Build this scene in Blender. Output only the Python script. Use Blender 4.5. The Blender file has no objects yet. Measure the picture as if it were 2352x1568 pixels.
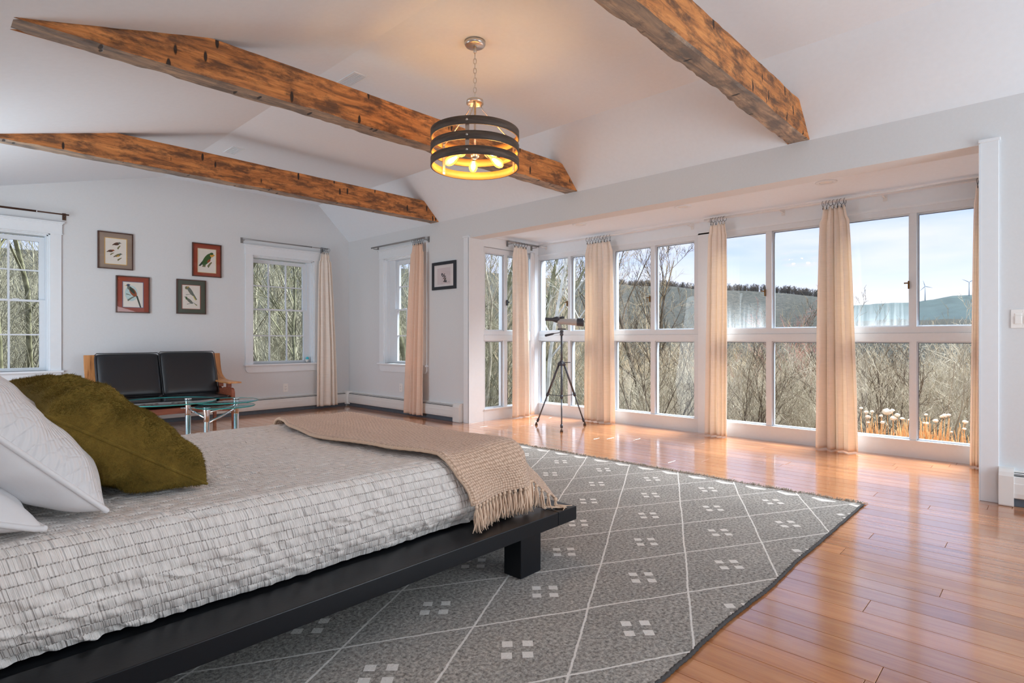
import bpy, bmesh, math, random
import numpy as np
from mathutils import Vector, Matrix, noise

sc = bpy.context.scene
COL = sc.collection
PI = math.pi

# ------------------------------------------------------------------ camera
CAMH = 1.05
cam_d = bpy.data.cameras.new('camera')
cam = bpy.data.objects.new('camera', cam_d)
COL.objects.link(cam)
cam.location = (0, 0, CAMH)
YAW = math.radians(46.509)
cam.rotation_euler = (math.radians(90), 0, -YAW)
cam_d.sensor_width = 36.0
cam_d.lens = 1312.0 / 2352.0 * 36.0
cam_d.shift_y = -5.0 / 2352.0
cam_d.clip_start = 0.02
cam_d.clip_end = 6000
sc.camera = cam

# ------------------------------------------------------------------ world
W = bpy.data.worlds.new('world'); sc.world = W; W.use_nodes = True
nt = W.node_tree; nt.nodes.clear()
def N(t, kind, **kw):
    n = t.nodes.new(kind)
    for k, v in kw.items():
        if k.startswith('in_'):
            key = k[3:]
            key = int(key) if key.isdigit() else key.replace('_', ' ')
            n.inputs[key].default_value = v
        else:
            setattr(n, k, v)
    return n
def L(t, a, b): t.links.new(a, b)
def ramp(t, fac, stops, interp='LINEAR'):
    r = t.nodes.new('ShaderNodeValToRGB')
    r.color_ramp.interpolation = interp
    el = r.color_ramp.elements
    while len(el) > 1: el.remove(el[-1])
    el[0].position = stops[0][0]; c = stops[0][1]
    el[0].color = (*c, 1) if len(c) == 3 else c
    for p, c in stops[1:]:
        e = el.new(p); e.color = (*c, 1) if len(c) == 3 else c
    if fac is not None: t.links.new(fac, r.inputs[0])
    return r
SKY_STRENGTH = 0.74
tc = N(nt, 'ShaderNodeTexCoord')
sep = N(nt, 'ShaderNodeSeparateXYZ'); L(nt, tc.outputs['Generated'], sep.inputs[0])
grad = ramp(nt, sep.outputs['Z'], [(0.0, (0.98, 0.99, 1.04)), (0.05, (0.95, 0.98, 1.08)), (0.08, (0.80, 0.89, 1.10)), (0.14, (0.55, 0.70, 1.10)),
                                   (0.24, (0.46, 0.63, 1.06)), (0.7, (0.40, 0.56, 0.95)), (1.0, (0.36, 0.52, 0.92))])
mp = N(nt, 'ShaderNodeMapping'); mp.inputs['Scale'].default_value = (2.2, 2.2, 13.0)
L(nt, tc.outputs['Generated'], mp.inputs[0])
nz = N(nt, 'ShaderNodeTexNoise', in_Scale=1.7, in_Detail=6.0, in_Roughness=0.55); L(nt, mp.outputs[0], nz.inputs[0])
cl = ramp(nt, nz.outputs[0], [(0.42, (0, 0, 0)), (0.72, (0.75, 0.75, 0.75))])
mx = N(nt, 'ShaderNodeMix', data_type='RGBA'); mx.inputs[7].default_value = (0.90, 0.90, 0.96, 1)
L(nt, cl.outputs[0], mx.inputs[0]); L(nt, grad.outputs[0], mx.inputs[6])
bg = N(nt, 'ShaderNodeBackground', in_Strength=SKY_STRENGTH); L(nt, mx.outputs[2], bg.inputs[0])
wo = N(nt, 'ShaderNodeOutputWorld'); L(nt, bg.outputs[0], wo.inputs[0])

# ------------------------------------------------------------------ sun, added fill lights, window portals, exposure
def sun(direction, strength, color, angle):
    d = bpy.data.lights.new('sun', 'SUN'); d.energy = strength; d.color = color; d.angle = angle
    o = bpy.data.objects.new('sun', d); COL.objects.link(o)
    o.rotation_euler = Vector(direction).to_track_quat('-Z', 'Y').to_euler()
    return o
# hazy, veiled sun high over the valley: a broad soft source that pours in through the bay
sun((-0.66, 0.12, -0.74), 12.5, (0.86, 0.94, 1.0), math.radians(42))

def area(name, loc, direction, sx, sy, power, color=(1, 1, 1), portal=False):
    d = bpy.data.lights.new(name, 'AREA'); d.shape = 'RECTANGLE'; d.size = sx; d.size_y = sy
    d.energy = power; d.color = color
    if portal: d.cycles.is_portal = True
    o = bpy.data.objects.new(name, d); COL.objects.link(o); o.location = loc
    o.rotation_euler = Vector(direction).to_track_quat('-Z', 'Z' if abs(direction[2]) < .9 else 'Y').to_euler()
    return o
area('fill_south', (3.5, -2.36, 1.15), (-0.34, 1, 0.14), 2.2, 1.8, 52, (0.82, 0.93, 1.0))  # added fill behind the camera, lifts the ceiling and north wall
area('fill_west', (-0.66, 5.9, 1.40), (1, 0.05, 0.16), 3.3, 1.4, 58, (0.82, 0.93, 1.0))  # added fill out of view, brightens the far left of the room
area('fill_west', (-0.66, -0.9, 1.40), (1, 0.3, 0.10), 1.7, 1.4, 14, (0.80, 0.92, 1.0))  # weaker added fill on the unseen near west side
area('bay_portal', (6.30, 2.83, 1.2), (-1, 0, 0), 5.0, 2.3, 1, portal=True)
area('north_portal', (2.2, 8.40, 1.4), (0, -1, 0), 4.4, 1.7, 1, portal=True)

sc.view_settings.view_transform = 'Standard'
sc.view_settings.look = 'None'
sc.view_settings.exposure = 0.68
sc.view_settings.gamma = 1.0
sc.view_settings.use_curve_mapping = False
sc.cycles.use_denoising = True
sc.cycles.max_bounces = 10
sc.cycles.use_adaptive_sampling = True
sc.cycles.adaptive_threshold = 0.02
sc.cycles.diffuse_bounces = 7
sc.cycles.glossy_bounces = 4
sc.cycles.transparent_max_bounces = 24
sc.cycles.transmission_bounces = 8
sc.cycles.caustics_reflective = False
sc.cycles.caustics_refractive = False
sc.cycles.sample_clamp_indirect = 8.0

# ------------------------------------------------------------------ materials
def s2l(c):
    return tuple(((x / 12.92) if x <= 0.04045 else ((x + 0.055) / 1.055) ** 2.4) for x in c)
def rgb(r, g, b): return s2l((r / 255., g / 255., b / 255.))
MATS = {}
def new_mat(name):
    m = bpy.data.materials.new(name); m.use_nodes = True
    t = m.node_tree; p = t.nodes['Principled BSDF']
    MATS[name] = m
    return m, t, p
def bump(t, p, height, strength=0.3, dist=0.01):
    b = N(t, 'ShaderNodeBump', in_Strength=strength, in_Distance=dist)
    L(t, height, b.inputs['Height']); L(t, b.outputs[0], p.inputs['Normal'])
    return b
def plain(name, col, rough=0.5, metal=0.0, nscale=0, nbump=0.1, var=0.0, coat=0.0, spec=None):
    m, t, p = new_mat(name)
    p.inputs['Base Color'].default_value = (*col, 1)
    p.inputs['Roughness'].default_value = rough
    p.inputs['Metallic'].default_value = metal
    if coat: p.inputs['Coat Weight'].default_value = coat
    if spec is not None: p.inputs['Specular IOR Level'].default_value = spec
    if nscale:
        c = N(t, 'ShaderNodeTexCoord'); n = N(t, 'ShaderNodeTexNoise', in_Scale=float(nscale), in_Detail=4.0)
        L(t, c.outputs['Object'], n.inputs[0])
        bump(t, p, n.outputs[0], nbump, 0.004)
        if var:
            r = ramp(t, n.outputs[0], [(0.3, tuple(x * (1 - var) for x in col)), (0.7, tuple(min(1, x * (1 + var)) for x in col))])
            L(t, r.outputs[0], p.inputs['Base Color'])
    return m
M_wall = plain('wall_paint', rgb(216, 220, 223), 0.85, nscale=60, nbump=0.05, var=0.012)
M_ceil = plain('ceiling_paint', rgb(230, 239, 247), 0.9, nscale=30, nbump=0.05, var=0.012)
M_trim = plain('trim_paint', rgb(228, 234, 239), 0.42, nscale=25, nbump=0.04, var=0.01)
M_vinyl = plain('window_frame_paint', rgb(218, 225, 231), 0.4, nscale=40, nbump=0.05, var=0.012)
M_heater = plain('heater_enamel', rgb(226, 226, 224), 0.4, nscale=20, nbump=0.03, var=0.01)
M_dark = plain('dark_gap', rgb(40, 44, 50), 0.7, nscale=20)
M_slate = plain('slate_strip', rgb(84, 92, 102), 0.6, nscale=30, var=0.1)
M_black = plain('black_lacquer', rgb(15, 17, 22), 0.34, nscale=90, nbump=0.05, var=0.15, spec=.35)
M_blackframe = plain('black_frame', rgb(28, 33, 42), 0.4, nscale=80, var=0.1)
M_leather = plain('black_leather', rgb(30, 32, 36), 0.36, nscale=220, nbump=0.12, var=0.1)
M_chrome = plain('chrome', (0.82, 0.82, 0.84), 0.12, 1.0, nscale=30, nbump=0.01)
M_nickel = plain('brushed_nickel', (0.62, 0.60, 0.57), 0.3, 1.0, nscale=80, nbump=0.04)
M_rod = plain('grey_rod_metal', rgb(150, 150, 150), 0.35, 0.6, nscale=50, nbump=0.03)
M_bronze = plain('brown_rod_metal', rgb(82, 58, 46), 0.4, 0.5, nscale=50, nbump=0.03)
M_ringmetal = plain('ring_metal', rgb(96, 100, 106), 0.3, 0.8, nscale=50, nbump=0.03)
M_whiterod = plain('white_rod', rgb(224, 224, 224), 0.4, nscale=50, nbump=0.03)
M_brass = plain('aged_brass', rgb(120, 88, 50), 0.4, 0.8, nscale=50)
M_plate = plain('plate_plastic', rgb(236, 236, 234), 0.35, nscale=30, nbump=0.02)
M_plastic_dark = plain('dark_grey_plastic', rgb(58, 64, 74), 0.45, nscale=60, nbump=0.05)
M_tripod = plain('tripod_metal', rgb(84, 88, 96), 0.38, 0.35, nscale=60, nbump=0.03)
M_scope = plain('scope_grey', rgb(172, 172, 172), 0.42, nscale=60, nbump=0.04)
M_rubber = plain('brown_rubber', rgb(84, 66, 52), 0.7, nscale=60)
M_blue = plain('turquoise_ceramic', rgb(70, 190, 205), 0.35, nscale=30)
M_ivory = plain('ivory_ceramic', rgb(232, 230, 224), 0.4, nscale=30)
M_paper = plain('print_paper', rgb(228, 224, 216), 0.7, nscale=30, nbump=0.02, var=0.02)
M_mat_red = plain('rust_mat_board', rgb(148, 66, 46), 0.8, nscale=200, nbump=0.05, var=0.04)
M_mat_tan = plain('taupe_mat_board', rgb(150, 134, 122), 0.8, nscale=200, nbump=0.05, var=0.04)
M_mat_green = plain('green_mat_board', rgb(74, 82, 70), 0.8, nscale=200, nbump=0.05, var=0.04)
M_mat_white = plain('white_mat_board', rgb(226, 220, 220), 0.8, nscale=200, nbump=0.03, var=0.02)
M_picwood = plain('dark_wood_moulding', rgb(74, 44, 34), 0.35, nscale=40, nbump=0.06, var=0.2)
M_cream_print = plain('pink_paper', rgb(214, 202, 204), 0.7, nscale=30, nbump=0.02)

def front_only(t, mu):
    # the pane does not bend light, so its back faces must not totally reflect: reflect on the outward faces only
    g = N(t, 'ShaderNodeNewGeometry'); a = N(t, 'ShaderNodeMath', operation='SUBTRACT'); a.inputs[0].default_value = 1.0
    L(t, g.outputs['Backfacing'], a.inputs[1])
    b = N(t, 'ShaderNodeMath', operation='MULTIPLY'); src = mu.inputs[0].links[0].from_socket
    L(t, src, b.inputs[0]); L(t, a.outputs[0], b.inputs[1]); L(t, b.outputs[0], mu.inputs[0])
def mat_glass(name='window_glass', tint=(1, 1, 1), strength=1.0):
    m = bpy.data.materials.new(name); m.use_nodes = True; t = m.node_tree; t.nodes.clear()
    o = N(t, 'ShaderNodeOutputMaterial')
    tr = N(t, 'ShaderNodeBsdfTransparent'); tr.inputs[0].default_value = (*tint, 1)
    gl = N(t, 'ShaderNodeBsdfGlossy', in_Roughness=0.01)
    fr = N(t, 'ShaderNodeFresnel', in_IOR=1.45)
    mu = N(t, 'ShaderNodeMath', operation='MULTIPLY'); mu.inputs[1].default_value = strength
    L(t, fr.outputs[0], mu.inputs[0]); front_only(t, mu)
    mi = N(t, 'ShaderNodeMixShader'); L(t, mu.outputs[0], mi.inputs[0]); L(t, tr.outputs[0], mi.inputs[1]); L(t, gl.outputs[0], mi.inputs[2])
    L(t, mi.outputs[0], o.inputs[0])
    return m
M_glass = mat_glass()
M_picglass = mat_glass('picture_glass', strength=1.0)
M_tableglass = mat_glass('table_glass', tint=(0.66, 0.84, 0.86), strength=1.8)
M_bulb = None

def mat_foggy():
    # window pane with condensation and dried drips at its foot
    m = bpy.data.materials.new('fogged_glass'); m.use_nodes = True; t = m.node_tree; t.nodes.clear()
    o = N(t, 'ShaderNodeOutputMaterial')
    c = N(t, 'ShaderNodeTexCoord')
    sp = N(t, 'ShaderNodeSeparateXYZ'); L(t, c.outputs['Object'], sp.inputs[0])
    mp = N(t, 'ShaderNodeMapping'); mp.inputs['Scale'].default_value = (1, 34, 1.6); L(t, c.outputs['Object'], mp.inputs[0])
    n1 = N(t, 'ShaderNodeTexNoise', in_Scale=1.0, in_Detail=4.0, in_Roughness=0.6); L(t, mp.outputs[0], n1.inputs[0])
    rz = N(t, 'ShaderNodeMapRange'); rz.inputs[1].default_value = 1.46; rz.inputs[2].default_value = 1.17
    L(t, sp.outputs['Z'], rz.inputs[0])
    rn = ramp(t, n1.outputs[0], [(0.42, (0.12, 0.12, 0.12)), (0.68, (1, 1, 1))])
    mu = N(t, 'ShaderNodeMath', operation='MULTIPLY'); L(t, rz.outputs[0], mu.inputs[0]); L(t, rn.outputs[0], mu.inputs[1])
    ad = N(t, 'ShaderNodeMath', operation='MULTIPLY'); ad.inputs[1].default_value = 0.38; L(t, rz.outputs[0], ad.inputs[0])
    a2 = N(t, 'ShaderNodeMath', operation='ADD', use_clamp=True); L(t, mu.outputs[0], a2.inputs[0]); L(t, ad.outputs[0], a2.inputs[1])
    m3 = N(t, 'ShaderNodeMath', operation='MULTIPLY'); m3.inputs[1].default_value = 0.085; L(t, a2.outputs[0], m3.inputs[0])
    tr = N(t, 'ShaderNodeBsdfTransparent'); gl = N(t, 'ShaderNodeBsdfGlossy', in_Roughness=0.02)
    fr = N(t, 'ShaderNodeFresnel', in_IOR=1.45)
    mf = N(t, 'ShaderNodeMath', operation='MULTIPLY'); mf.inputs[1].default_value = 1.0; L(t, fr.outputs[0], mf.inputs[0]); front_only(t, mf)
    mi = N(t, 'ShaderNodeMixShader'); L(t, mf.outputs[0], mi.inputs[0]); L(t, tr.outputs[0], mi.inputs[1]); L(t, gl.outputs[0], mi.inputs[2])
    tl = N(t, 'ShaderNodeBsdfTranslucent'); tl.inputs[0].default_value = (0.93, 0.97, 0.96, 1)
    m4 = N(t, 'ShaderNodeMixShader'); L(t, m3.outputs[0], m4.inputs[0]); L(t, mi.outputs[0], m4.inputs[1]); L(t, tl.outputs[0], m4.inputs[2])
    L(t, m4.outputs[0], o.inputs[0])
    return m
M_fog = mat_foggy()

def mat_floor():
    m, t, p = new_mat('cherry_floorboards')
    c = N(t, 'ShaderNodeTexCoord'); oi = N(t, 'ShaderNodeObjectInfo')
    mp = N(t, 'ShaderNodeMapping'); mp.inputs['Scale'].default_value = (22, 1.4, 1)
    L(t, c.outputs['Object'], mp.inputs[0])
    va = N(t, 'ShaderNodeVectorMath', operation='ADD')
    cb = N(t, 'ShaderNodeCombineXYZ')
    mu = N(t, 'ShaderNodeMath', operation='MULTIPLY'); mu.inputs[1].default_value = 60
    L(t, oi.outputs['Random'], mu.inputs[0]); L(t, mu.outputs[0], cb.inputs[0]); L(t, mu.outputs[0], cb.inputs[1])
    L(t, mp.outputs[0], va.inputs[0]); L(t, cb.outputs[0], va.inputs[1])
    n1 = N(t, 'ShaderNodeTexNoise', in_Scale=1.0, in_Detail=8.0, in_Roughness=0.65, in_Distortion=0.6); L(t, va.outputs[0], n1.inputs[0])
    g = ramp(t, n1.outputs[0], [(0.26, rgb(158, 96, 56)), (0.5, rgb(192, 128, 80)), (0.74, rgb(210, 150, 98))])
    rv = ramp(t, oi.outputs['Random'], [(0, (0.80, 0.74, 0.70)), (0.45, (0.95, 0.93, 0.92)), (1, (1.12, 1.08, 1.04))])
    ml = N(t, 'ShaderNodeMix', data_type='RGBA', blend_type='MULTIPLY'); ml.inputs[0].default_value = 1
    L(t, g.outputs[0], ml.inputs[6]); L(t, rv.outputs[0], ml.inputs[7])
    L(t, ml.outputs[2], p.inputs['Base Color'])
    n2 = N(t, 'ShaderNodeTexNoise', in_Scale=2.2, in_Detail=4.0); L(t, c.outputs['Object'], n2.inputs[0])
    r2 = N(t, 'ShaderNodeMapRange'); r2.inputs[3].default_value = 0.14; r2.inputs[4].default_value = 0.24
    L(t, n2.outputs[0], r2.inputs[0]); L(t, r2.outputs[0], p.inputs['Roughness'])
    p.inputs['Specular IOR Level'].default_value = 0.45
    p.inputs['Coat Weight'].default_value = 1.0; p.inputs['Coat Roughness'].default_value = 0.13; p.inputs['Coat IOR'].default_value = 1.58
    bump(t, p, n1.outputs[0], 0.05, 0.002)
    return m
M_floor = mat_floor()

def mat_beam(name, base, dark, mid, nick=(24, .7, 7), nr=(.13, .17)):
    m, t, p = new_mat(name)
    c = N(t, 'ShaderNodeTexCoord')
    mp = N(t, 'ShaderNodeMapping'); mp.inputs['Scale'].default_value = (1.6, 14, 14); L(t, c.outputs['Object'], mp.inputs[0])
    n1 = N(t, 'ShaderNodeTexNoise', in_Scale=1.5, in_Detail=8.0, in_Roughness=0.65, in_Distortion=1.1); L(t, mp.outputs[0], n1.inputs[0])
    g = ramp(t, n1.outputs[0], [(0.30, dark), (0.48, mid), (0.66, base)])
    m2 = N(t, 'ShaderNodeMapping'); m2.inputs['Scale'].default_value = (2.4, 5, 6); m2.inputs['Rotation'].default_value = (0, 0.35, 0)
    L(t, c.outputs['Object'], m2.inputs[0])
    n2 = N(t, 'ShaderNodeTexNoise', in_Scale=2.0, in_Detail=6.0, in_Roughness=0.7); L(t, m2.outputs[0], n2.inputs[0])
    st = ramp(t, n2.outputs[0], [(0.46, (0, 0, 0)), (0.60, (0.8, 0.8, 0.8))])
    mx = N(t, 'ShaderNodeMix', data_type='RGBA'); mx.inputs[7].default_value = (*dark, 1)
    L(t, st.outputs[0], mx.inputs[0]); L(t, g.outputs[0], mx.inputs[6])
    # axe nicks
    m3 = N(t, 'ShaderNodeMapping'); m3.inputs['Scale'].default_value = nick; m3.inputs['Rotation'].default_value = (0, -0.5, 0)
    L(t, c.outputs['Object'], m3.inputs[0])
    vo = N(t, 'ShaderNodeTexVoronoi', in_Scale=0.55, in_Randomness=1.0); L(t, m3.outputs[0], vo.inputs[0])
    vr = ramp(t, vo.outputs['Distance'], [(nr[0], (1, 1, 1)), (nr[1], (0, 0, 0))])
    mx2 = N(t, 'ShaderNodeMix', data_type='RGBA'); mx2.inputs[7].default_value = (*[x * 0.35 for x in dark], 1)
    L(t, vr.outputs[0], mx2.inputs[0]); L(t, mx.outputs[2], mx2.inputs[6])
    L(t, mx2.outputs[2], p.inputs['Base Color'])
    p.inputs['Roughness'].default_value = 0.62
    ad = N(t, 'ShaderNodeMath', operation='SUBTRACT'); L(t, n1.outputs[0], ad.inputs[0]); L(t, vr.outputs[0], ad.inputs[1])
    bump(t, p, ad.outputs[0], 0.5, 0.012)
    return m
M_beam = mat_beam('hewn_beam_side', rgb(226, 154, 88), rgb(84, 58, 42), rgb(190, 122, 66))
M_beam_b = mat_beam('hewn_beam_underside', rgb(196, 168, 140), rgb(104, 100, 98), rgb(154, 136, 120), (26, 9, 7), (.12, .18))

def mat_wood(name, c1, c2, c3, scale=(3, 30, 30), rough=0.4):
    m, t, p = new_mat(name)
    c = N(t, 'ShaderNodeTexCoord'); mp = N(t, 'ShaderNodeMapping'); mp.inputs['Scale'].default_value = scale
    L(t, c.outputs['Object'], mp.inputs[0])
    n1 = N(t, 'ShaderNodeTexNoise', in_Scale=1.0, in_Detail=7.0, in_Roughness=0.6, in_Distortion=0.8); L(t, mp.outputs[0], n1.inputs[0])
    g = ramp(t, n1.outputs[0], [(0.3, c1), (0.5, c2), (0.7, c3)])
    L(t, g.outputs[0], p.inputs['Base Color']); p.inputs['Roughness'].default_value = rough
    bump(t, p, n1.outputs[0], 0.08, 0.002)
    return m
M_oak = mat_wood('honey_veneer', rgb(120, 72, 40), rgb(196, 134, 80), rgb(212, 152, 96), (22, 3, 2.0))
M_mahog = mat_wood('reddish_wood', rgb(86, 40, 28), rgb(136, 74, 52), rgb(160, 94, 68), (2.5, 25, 30))
M_band = mat_wood('weathered_band', rgb(52, 46, 44), rgb(78, 66, 58), rgb(100, 88, 78), (6, 6, 60), 0.6)
M_bandin = plain('gilt_band_inside', rgb(206, 146, 82), 0.5, 0.0, nscale=40, nbump=0.04, var=0.05)

def mat_curtain(name, col, tr=0.35):
    m, t, p = new_mat(name)
    o = t.nodes['Material Output']
    c = N(t, 'ShaderNodeTexCoord'); mp = N(t, 'ShaderNodeMapping'); mp.inputs['Scale'].default_value = (8, 8, 160)
    L(t, c.outputs['Object'], mp.inputs[0])
    n1 = N(t, 'ShaderNodeTexNoise', in_Scale=1.0, in_Detail=4.0); L(t, mp.outputs[0], n1.inputs[0])
    g = ramp(t, n1.outputs[0], [(0.3, tuple(x * 0.93 for x in col)), (0.7, col)])
    L(t, g.outputs[0], p.inputs['Base Color']); p.inputs['Roughness'].default_value = 0.55
    p.inputs['Sheen Weight'].default_value = 0.3
    bump(t, p, n1.outputs[0], 0.12, 0.002)
    tl = N(t, 'ShaderNodeBsdfTranslucent')
    hm = N(t, 'ShaderNodeMix', data_type='RGBA', blend_type='MULTIPLY'); hm.inputs[0].default_value = 1; hm.inputs[7].default_value = (1.0, 0.90, 0.76, 1)
    L(t, g.outputs[0], hm.inputs[6]); L(t, hm.outputs[2], tl.inputs[0])
    mi = N(t, 'ShaderNodeMixShader'); mi.inputs[0].default_value = tr
    L(t, p.outputs[0], mi.inputs[1]); L(t, tl.outputs[0], mi.inputs[2]); L(t, mi.outputs[0], o.inputs[0])
    return m
M_curt = mat_curtain('cream_curtain', rgb(253, 246, 238), 0.22)
M_curt2 = mat_curtain('peach_curtain', rgb(244, 214, 192), 0.12)

def mat_spread():
    m, t, p = new_mat('white_seersucker')
    uv = N(t, 'ShaderNodeUVMap'); sp = N(t, 'ShaderNodeSeparateXYZ'); L(t, uv.outputs[0], sp.inputs[0])
    # stitched eyelet rows: period in v = ROW, holes along u
    def M1(op, a, b=None):
        n = N(t, 'ShaderNodeMath', operation=op)
        for i, x in enumerate((a, b)):
            if x is None: continue
            if isinstance(x, (int, float)): n.inputs[i].default_value = x
            else: L(t, x, n.inputs[i])
        return n.outputs[0]
    v = M1('DIVIDE', sp.outputs[1], ROW); fv = M1('FRACT', v)
    dv = M1('ABSOLUTE', M1('SUBTRACT', fv, 0.5)); line = M1('GREATER_THAN', dv, 0.5 - 0.06)
    u = M1('FRACT', M1('DIVIDE', sp.outputs[0], 0.0078)); du = M1('ABSOLUTE', M1('SUBTRACT', u, 0.5)); hole = M1('LESS_THAN', du, 0.22)
    mask = M1('MULTIPLY', line, hole)
    c = N(t, 'ShaderNodeTexCoord'); n1 = N(t, 'ShaderNodeTexNoise', in_Scale=40.0, in_Detail=4.0); L(t, c.outputs['Object'], n1.inputs[0])
    g = ramp(t, n1.outputs[0], [(0.3, rgb(228, 221, 215)), (0.7, rgb(240, 234, 228))])
    mx = N(t, 'ShaderNodeMix', data_type='RGBA'); mx.inputs[7].default_value = (*rgb(178, 168, 161), 1)
    L(t, mask, mx.inputs[0]); L(t, g.outputs[0], mx.inputs[6]); L(t, mx.outputs[2], p.inputs['Base Color'])
    p.inputs['Roughness'].default_value = 0.8; p.inputs['Sheen Weight'].default_value = 0.2
    # upright puckers between the stitched rows, different in every row
    cb = N(t, 'ShaderNodeCombineXYZ'); L(t, M1('ADD', M1('MULTIPLY', sp.outputs[0], 62.0), M1('MULTIPLY', fv, 0.5)), cb.inputs[0]); L(t, M1('MULTIPLY', M1('FLOOR', v), 7.37), cb.inputs[1])
    n3 = N(t, 'ShaderNodeTexNoise', in_Scale=1.0, in_Detail=3.0, in_Roughness=0.6); L(t, cb.outputs[0], n3.inputs[0])
    env = M1('SUBTRACT', 1.0, M1('POWER', M1('MULTIPLY', dv, 2.0), 12.0))
    b = M1('ADD', M1('MULTIPLY', M1('MULTIPLY', M1('SUBTRACT', n3.outputs[0], 0.42), env), 3.2), M1('SUBTRACT', M1('MULTIPLY', n1.outputs[0], .3), M1('MULTIPLY', mask, 0.35)))
    bump(t, p, b, 1.0, 0.0075)
    return m
ROW = 0.030
M_spread = mat_spread()

def mat_weave(name, c1, c2, su, sv):
    m, t, p = new_mat(name)
    uv = N(t, 'ShaderNodeUVMap'); mp = N(t, 'ShaderNodeMapping'); mp.inputs['Scale'].default_value = (su, sv, 1); L(t, uv.outputs[0], mp.inputs[0])
    ck = N(t, 'ShaderNodeTexVoronoi', in_Scale=1.0, in_Randomness=0.25); L(t, mp.outputs[0], ck.inputs[0])
    g = ramp(t, ck.outputs['Distance'], [(0.15, c1), (0.62, c2)])
    L(t, g.outputs[0], p.inputs['Base Color']); p.inputs['Roughness'].default_value = 0.85
    p.inputs['Sheen Weight'].default_value = 0.3
    iv = N(t, 'ShaderNodeMath', operation='SUBTRACT'); iv.inputs[0].default_value = 1.0; L(t, ck.outputs['Distance'], iv.inputs[1])
    bump(t, p, iv.outputs[0], 0.9, 0.006)
    return m
M_throw = mat_weave('beige_basket_weave', rgb(236, 207, 182), rgb(178, 144, 119), 92, 92)
M_yarn = plain('beige_yarn', rgb(226, 197, 171), 0.85, nscale=300, nbump=0.2, var=0.06)
M_white_lin = plain('white_linen', rgb(226, 225, 226), 0.75, nscale=50, nbump=0.12, var=0.01)

def mat_quilt():
    m, t, p = new_mat('white_quilting')
    uv = N(t, 'ShaderNodeUVMap'); mp = N(t, 'ShaderNodeMapping'); mp.inputs['Scale'].default_value = (13, 13, 1); mp.inputs['Rotation'].default_value = (0, 0, 0.6)
    L(t, uv.outputs[0], mp.inputs[0])
    vo = N(t, 'ShaderNodeTexVoronoi', in_Scale=1.6, in_Randomness=0.6, feature='DISTANCE_TO_EDGE'); L(t, mp.outputs[0], vo.inputs[0])
    w1 = N(t, 'ShaderNodeTexWave', in_Scale=1.3); L(t, mp.outputs[0], w1.inputs[0])
    r = ramp(t, vo.outputs['Distance'], [(0.0, (0, 0, 0)), (0.12, (1, 1, 1))])
    mu = N(t, 'ShaderNodeMath', operation='ADD'); L(t, r.outputs[0], mu.inputs[0]); L(t, w1.outputs[0], mu.inputs[1])
    p.inputs['Base Color'].default_value = (*rgb(224, 223, 224), 1); p.inputs['Roughness'].default_value = 0.7
    bump(t, p, mu.outputs[0], 0.5, 0.004)
    return m
M_quilt = mat_quilt()

def mat_fur():
    m, t, p = new_mat('olive_faux_fur')
    c = N(t, 'ShaderNodeTexCoord')
    n1 = N(t, 'ShaderNodeTexNoise', in_Scale=9.0, in_Detail=7.0, in_Roughness=0.7, in_Distortion=1.0); L(t, c.outputs['Object'], n1.inputs[0])
    n2 = N(t, 'ShaderNodeTexNoise', in_Scale=150.0, in_Detail=5.0, in_Roughness=0.75, in_Distortion=1.5); L(t, c.outputs['Object'], n2.inputs[0])
    g = ramp(t, n1.outputs[0], [(0.3, rgb(104, 84, 34)), (0.55, rgb(130, 106, 46)), (0.75, rgb(152, 128, 60))])
    g2 = ramp(t, n2.outputs[0], [(0.3, (0.62, 0.60, 0.56)), (0.65, (1.1, 1.1, 1.1))])
    ml = N(t, 'ShaderNodeMix', data_type='RGBA', blend_type='MULTIPLY'); ml.inputs[0].default_value = 1
    L(t, g.outputs[0], ml.inputs[6]); L(t, g2.outputs[0], ml.inputs[7]); L(t, ml.outputs[2], p.inputs['Base Color'])
    p.inputs['Roughness'].default_value = 0.8; p.inputs['Sheen Weight'].default_value = 0.45; p.inputs['Sheen Roughness'].default_value = 0.4
    p.inputs['Sheen Tint'].default_value = (*rgb(214, 190, 100), 1)
    p.inputs['Specular IOR Level'].default_value = 0.15
    bump(t, p, n2.outputs[0], 0.7, 0.008)
    return m
M_fur = mat_fur()

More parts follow.
